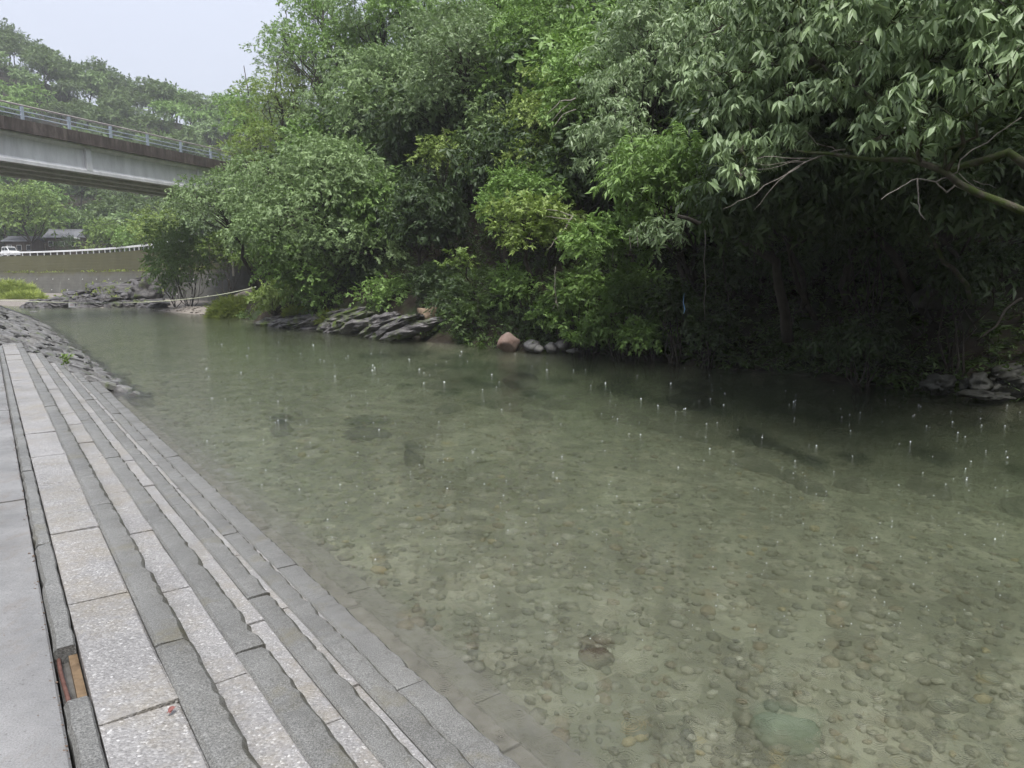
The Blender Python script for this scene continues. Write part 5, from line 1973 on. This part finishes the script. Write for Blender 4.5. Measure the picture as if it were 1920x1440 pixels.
r = np.random.default_rng(55)
N = 10500
yy = 1.5 + 24 * r.random(N) ** 1.7
xx = yy * r.uniform(-0.80, 0.95, N)
ok = (xx * NS[0] + yy * NS[1] > 2.75) & (dist_bank(xx, yy) < -0.2)
xx, yy = xx[ok], yy[ok]
zz = terrain(xx, yy)
sz = np.clip(r.lognormal(-3.0, 0.50, len(xx)), 0.02, 0.13) * (0.8 + 0.02 * yy)
base = ICO1[0]
Vp = base[None] * r.uniform(0.78, 1.15, (len(xx), 12, 1)) * np.stack([sz, sz * r.uniform(0.6, 0.95, len(xx)), sz * r.uniform(0.35, 0.6, len(xx))], -1)[:, None, :]
an = r.uniform(0, 6.28, len(xx))
ca, sa = np.cos(an)[:, None], np.sin(an)[:, None]
Vp = np.stack([Vp[:, :, 0] * ca - Vp[:, :, 1] * sa, Vp[:, :, 0] * sa + Vp[:, :, 1] * ca, Vp[:, :, 2]], -1)
Vp = Vp + np.stack([xx, yy, zz + 0.01], -1)[:, None, :]
Fp = (ICO1[1][None] + (np.arange(len(xx)) * 12)[:, None, None]).reshape(-1, 3)
pal = np.array([(0.16, 0.15, 0.11), (0.22, 0.21, 0.16), (0.10, 0.095, 0.07), (0.30, 0.28, 0.22), (0.42, 0.40, 0.34), (0.20, 0.14, 0.085), (0.36, 0.27, 0.12), (0.075, 0.075, 0.065), (0.24, 0.25, 0.19)])
pw_ = np.array([0.2, 0.2, 0.16, 0.14, 0.07, 0.08, 0.03, 0.06, 0.06])
pcol = 1.55 * pal[r.choice(len(pal), len(xx), p=pw_ / pw_.sum())] * r.uniform(0.8, 1.2, (len(xx), 1))
pcol = 0.9 * (0.65 * pcol + 0.35 * np.array([0.33, 0.32, 0.235]))
pcol = np.concatenate([pcol, np.ones((len(xx), 1))], 1)
o = solo('riverbed_pebbles', Vp.reshape(-1, 3), Fp.astype(np.int32), 'pebble_stone', (3, 8, -0.6), True, {'pcol': ('FLOAT_COLOR', np.repeat(pcol, 12, 0))})
tag(o, 'mixed pebbles and cobbles covering the river bed under the water', 'pebbles', kind='stuff')

# ------------------------------------------------------------------ rain splashes on the water
r = np.random.default_rng(56)
Vs, Fs, b_ = [], [], 0
n_s = 0
while n_s < 460:
    px, py = r.uniform(380, 1915), 640 + 560 * r.random() ** 1.4
    c = at_z(px, py, 0.0)
    if c @ np.array([*NS, 0]) < 2.8 or dist_bank([c[0]], [c[1]])[0] > -0.3 or c[1] > 45:
        continue
    n_s += 1
    u = r.uniform(0.5, 1.0)
    wd = 0.00075 * c[1] * r.uniform(0.4, 1.2)
    hgt = wd * r.uniform(0.4, 1.3)
    ring = [(wd * 1.6 * math.cos(q * 1.2566), wd * 1.6 * math.sin(q * 1.2566), -0.004) for q in range(5)]
    ring2 = [(wd * 0.75 * math.cos(q * 1.2566 + .3), wd * 0.55 * math.sin(q * 1.2566 + .3), hgt * 0.45) for q in range(5)]
    ring3 = [(wd * 0.45 * math.cos(q * 1.2566), wd * 0.8 * math.sin(q * 1.2566), hgt * 0.8) for q in range(5)]
    v = np.array(ring + ring2 + ring3 + [(0, 0, hgt)]) + c
    f = []
    for k_ in range(2):
        for q in range(5):
            a, b = k_ * 5 + q, k_ * 5 + (q + 1) % 5
            f += [(a, b, b + 5), (a, b + 5, a + 5)]
    f += [(10 + q, 10 + (q + 1) % 5, 15) for q in range(5)]
    Vs.append(v)
    Fs.append(np.array(f) + b_)
    b_ += 16
o = solo('rain_splashes', np.concatenate(Vs), np.concatenate(Fs).astype(np.int32), 'splash_drop', (3, 12, 0), True)
tag(o, 'tiny white splashes where raindrops strike the river', 'splashes', kind='stuff')

# small weed in the pitched bank
c = at_z(121, 677, 0.95)
pts = np.array([c + r.normal(0, 0.05, 3) for _ in range(10)])
ax = r.normal(0, 0.6, (10, 3))
ax[:, 2] = 0.7
V, T, K = scatter(r, TPL['tuft'], pts, ax, r.uniform(0.35, 0.6, 10))
tag(solo('weed', V, T.astype(np.int32), 'leaf_bright', c, attrs={'tint': ('FLOAT', K)}), 'tiny bright green weed in the pitched stones past the steps', 'plant')

# ------------------------------------------------------------------ haze
mb = MB()
mb.box((-420, -120, -6), (800, 0, 0), (0, 560, 0), (0, 0, 130))
hz = bpy.data.materials.new('haze_air')
hz.use_nodes = True
hn = hz.node_tree.nodes
hn.clear()
ho = hn.new('ShaderNodeOutputMaterial')
hv = hn.new('ShaderNodeVolumePrincipled')
hv.inputs['Color'].default_value = (0.93, 0.95, 1.0, 1)
hv.inputs['Density'].default_value = 0.00042
hz.node_tree.links.new(hv.outputs[0], ho.inputs['Volume'])
MATS['haze_air'] = hz
tag(link('haze', pd_mesh('haze', mb.V, mb.F, 'haze_air')), 'thin rain haze in the valley air', kind='stuff')
print('TRIS', sum(sum(len(p.vertices) - 2 for p in m.polygons) for m in bpy.data.meshes if len(m.polygons) < 5000) + sum(len(m.polygons) for m in bpy.data.meshes if len(m.polygons) >= 5000), 'OBJ', len(bpy.data.objects))
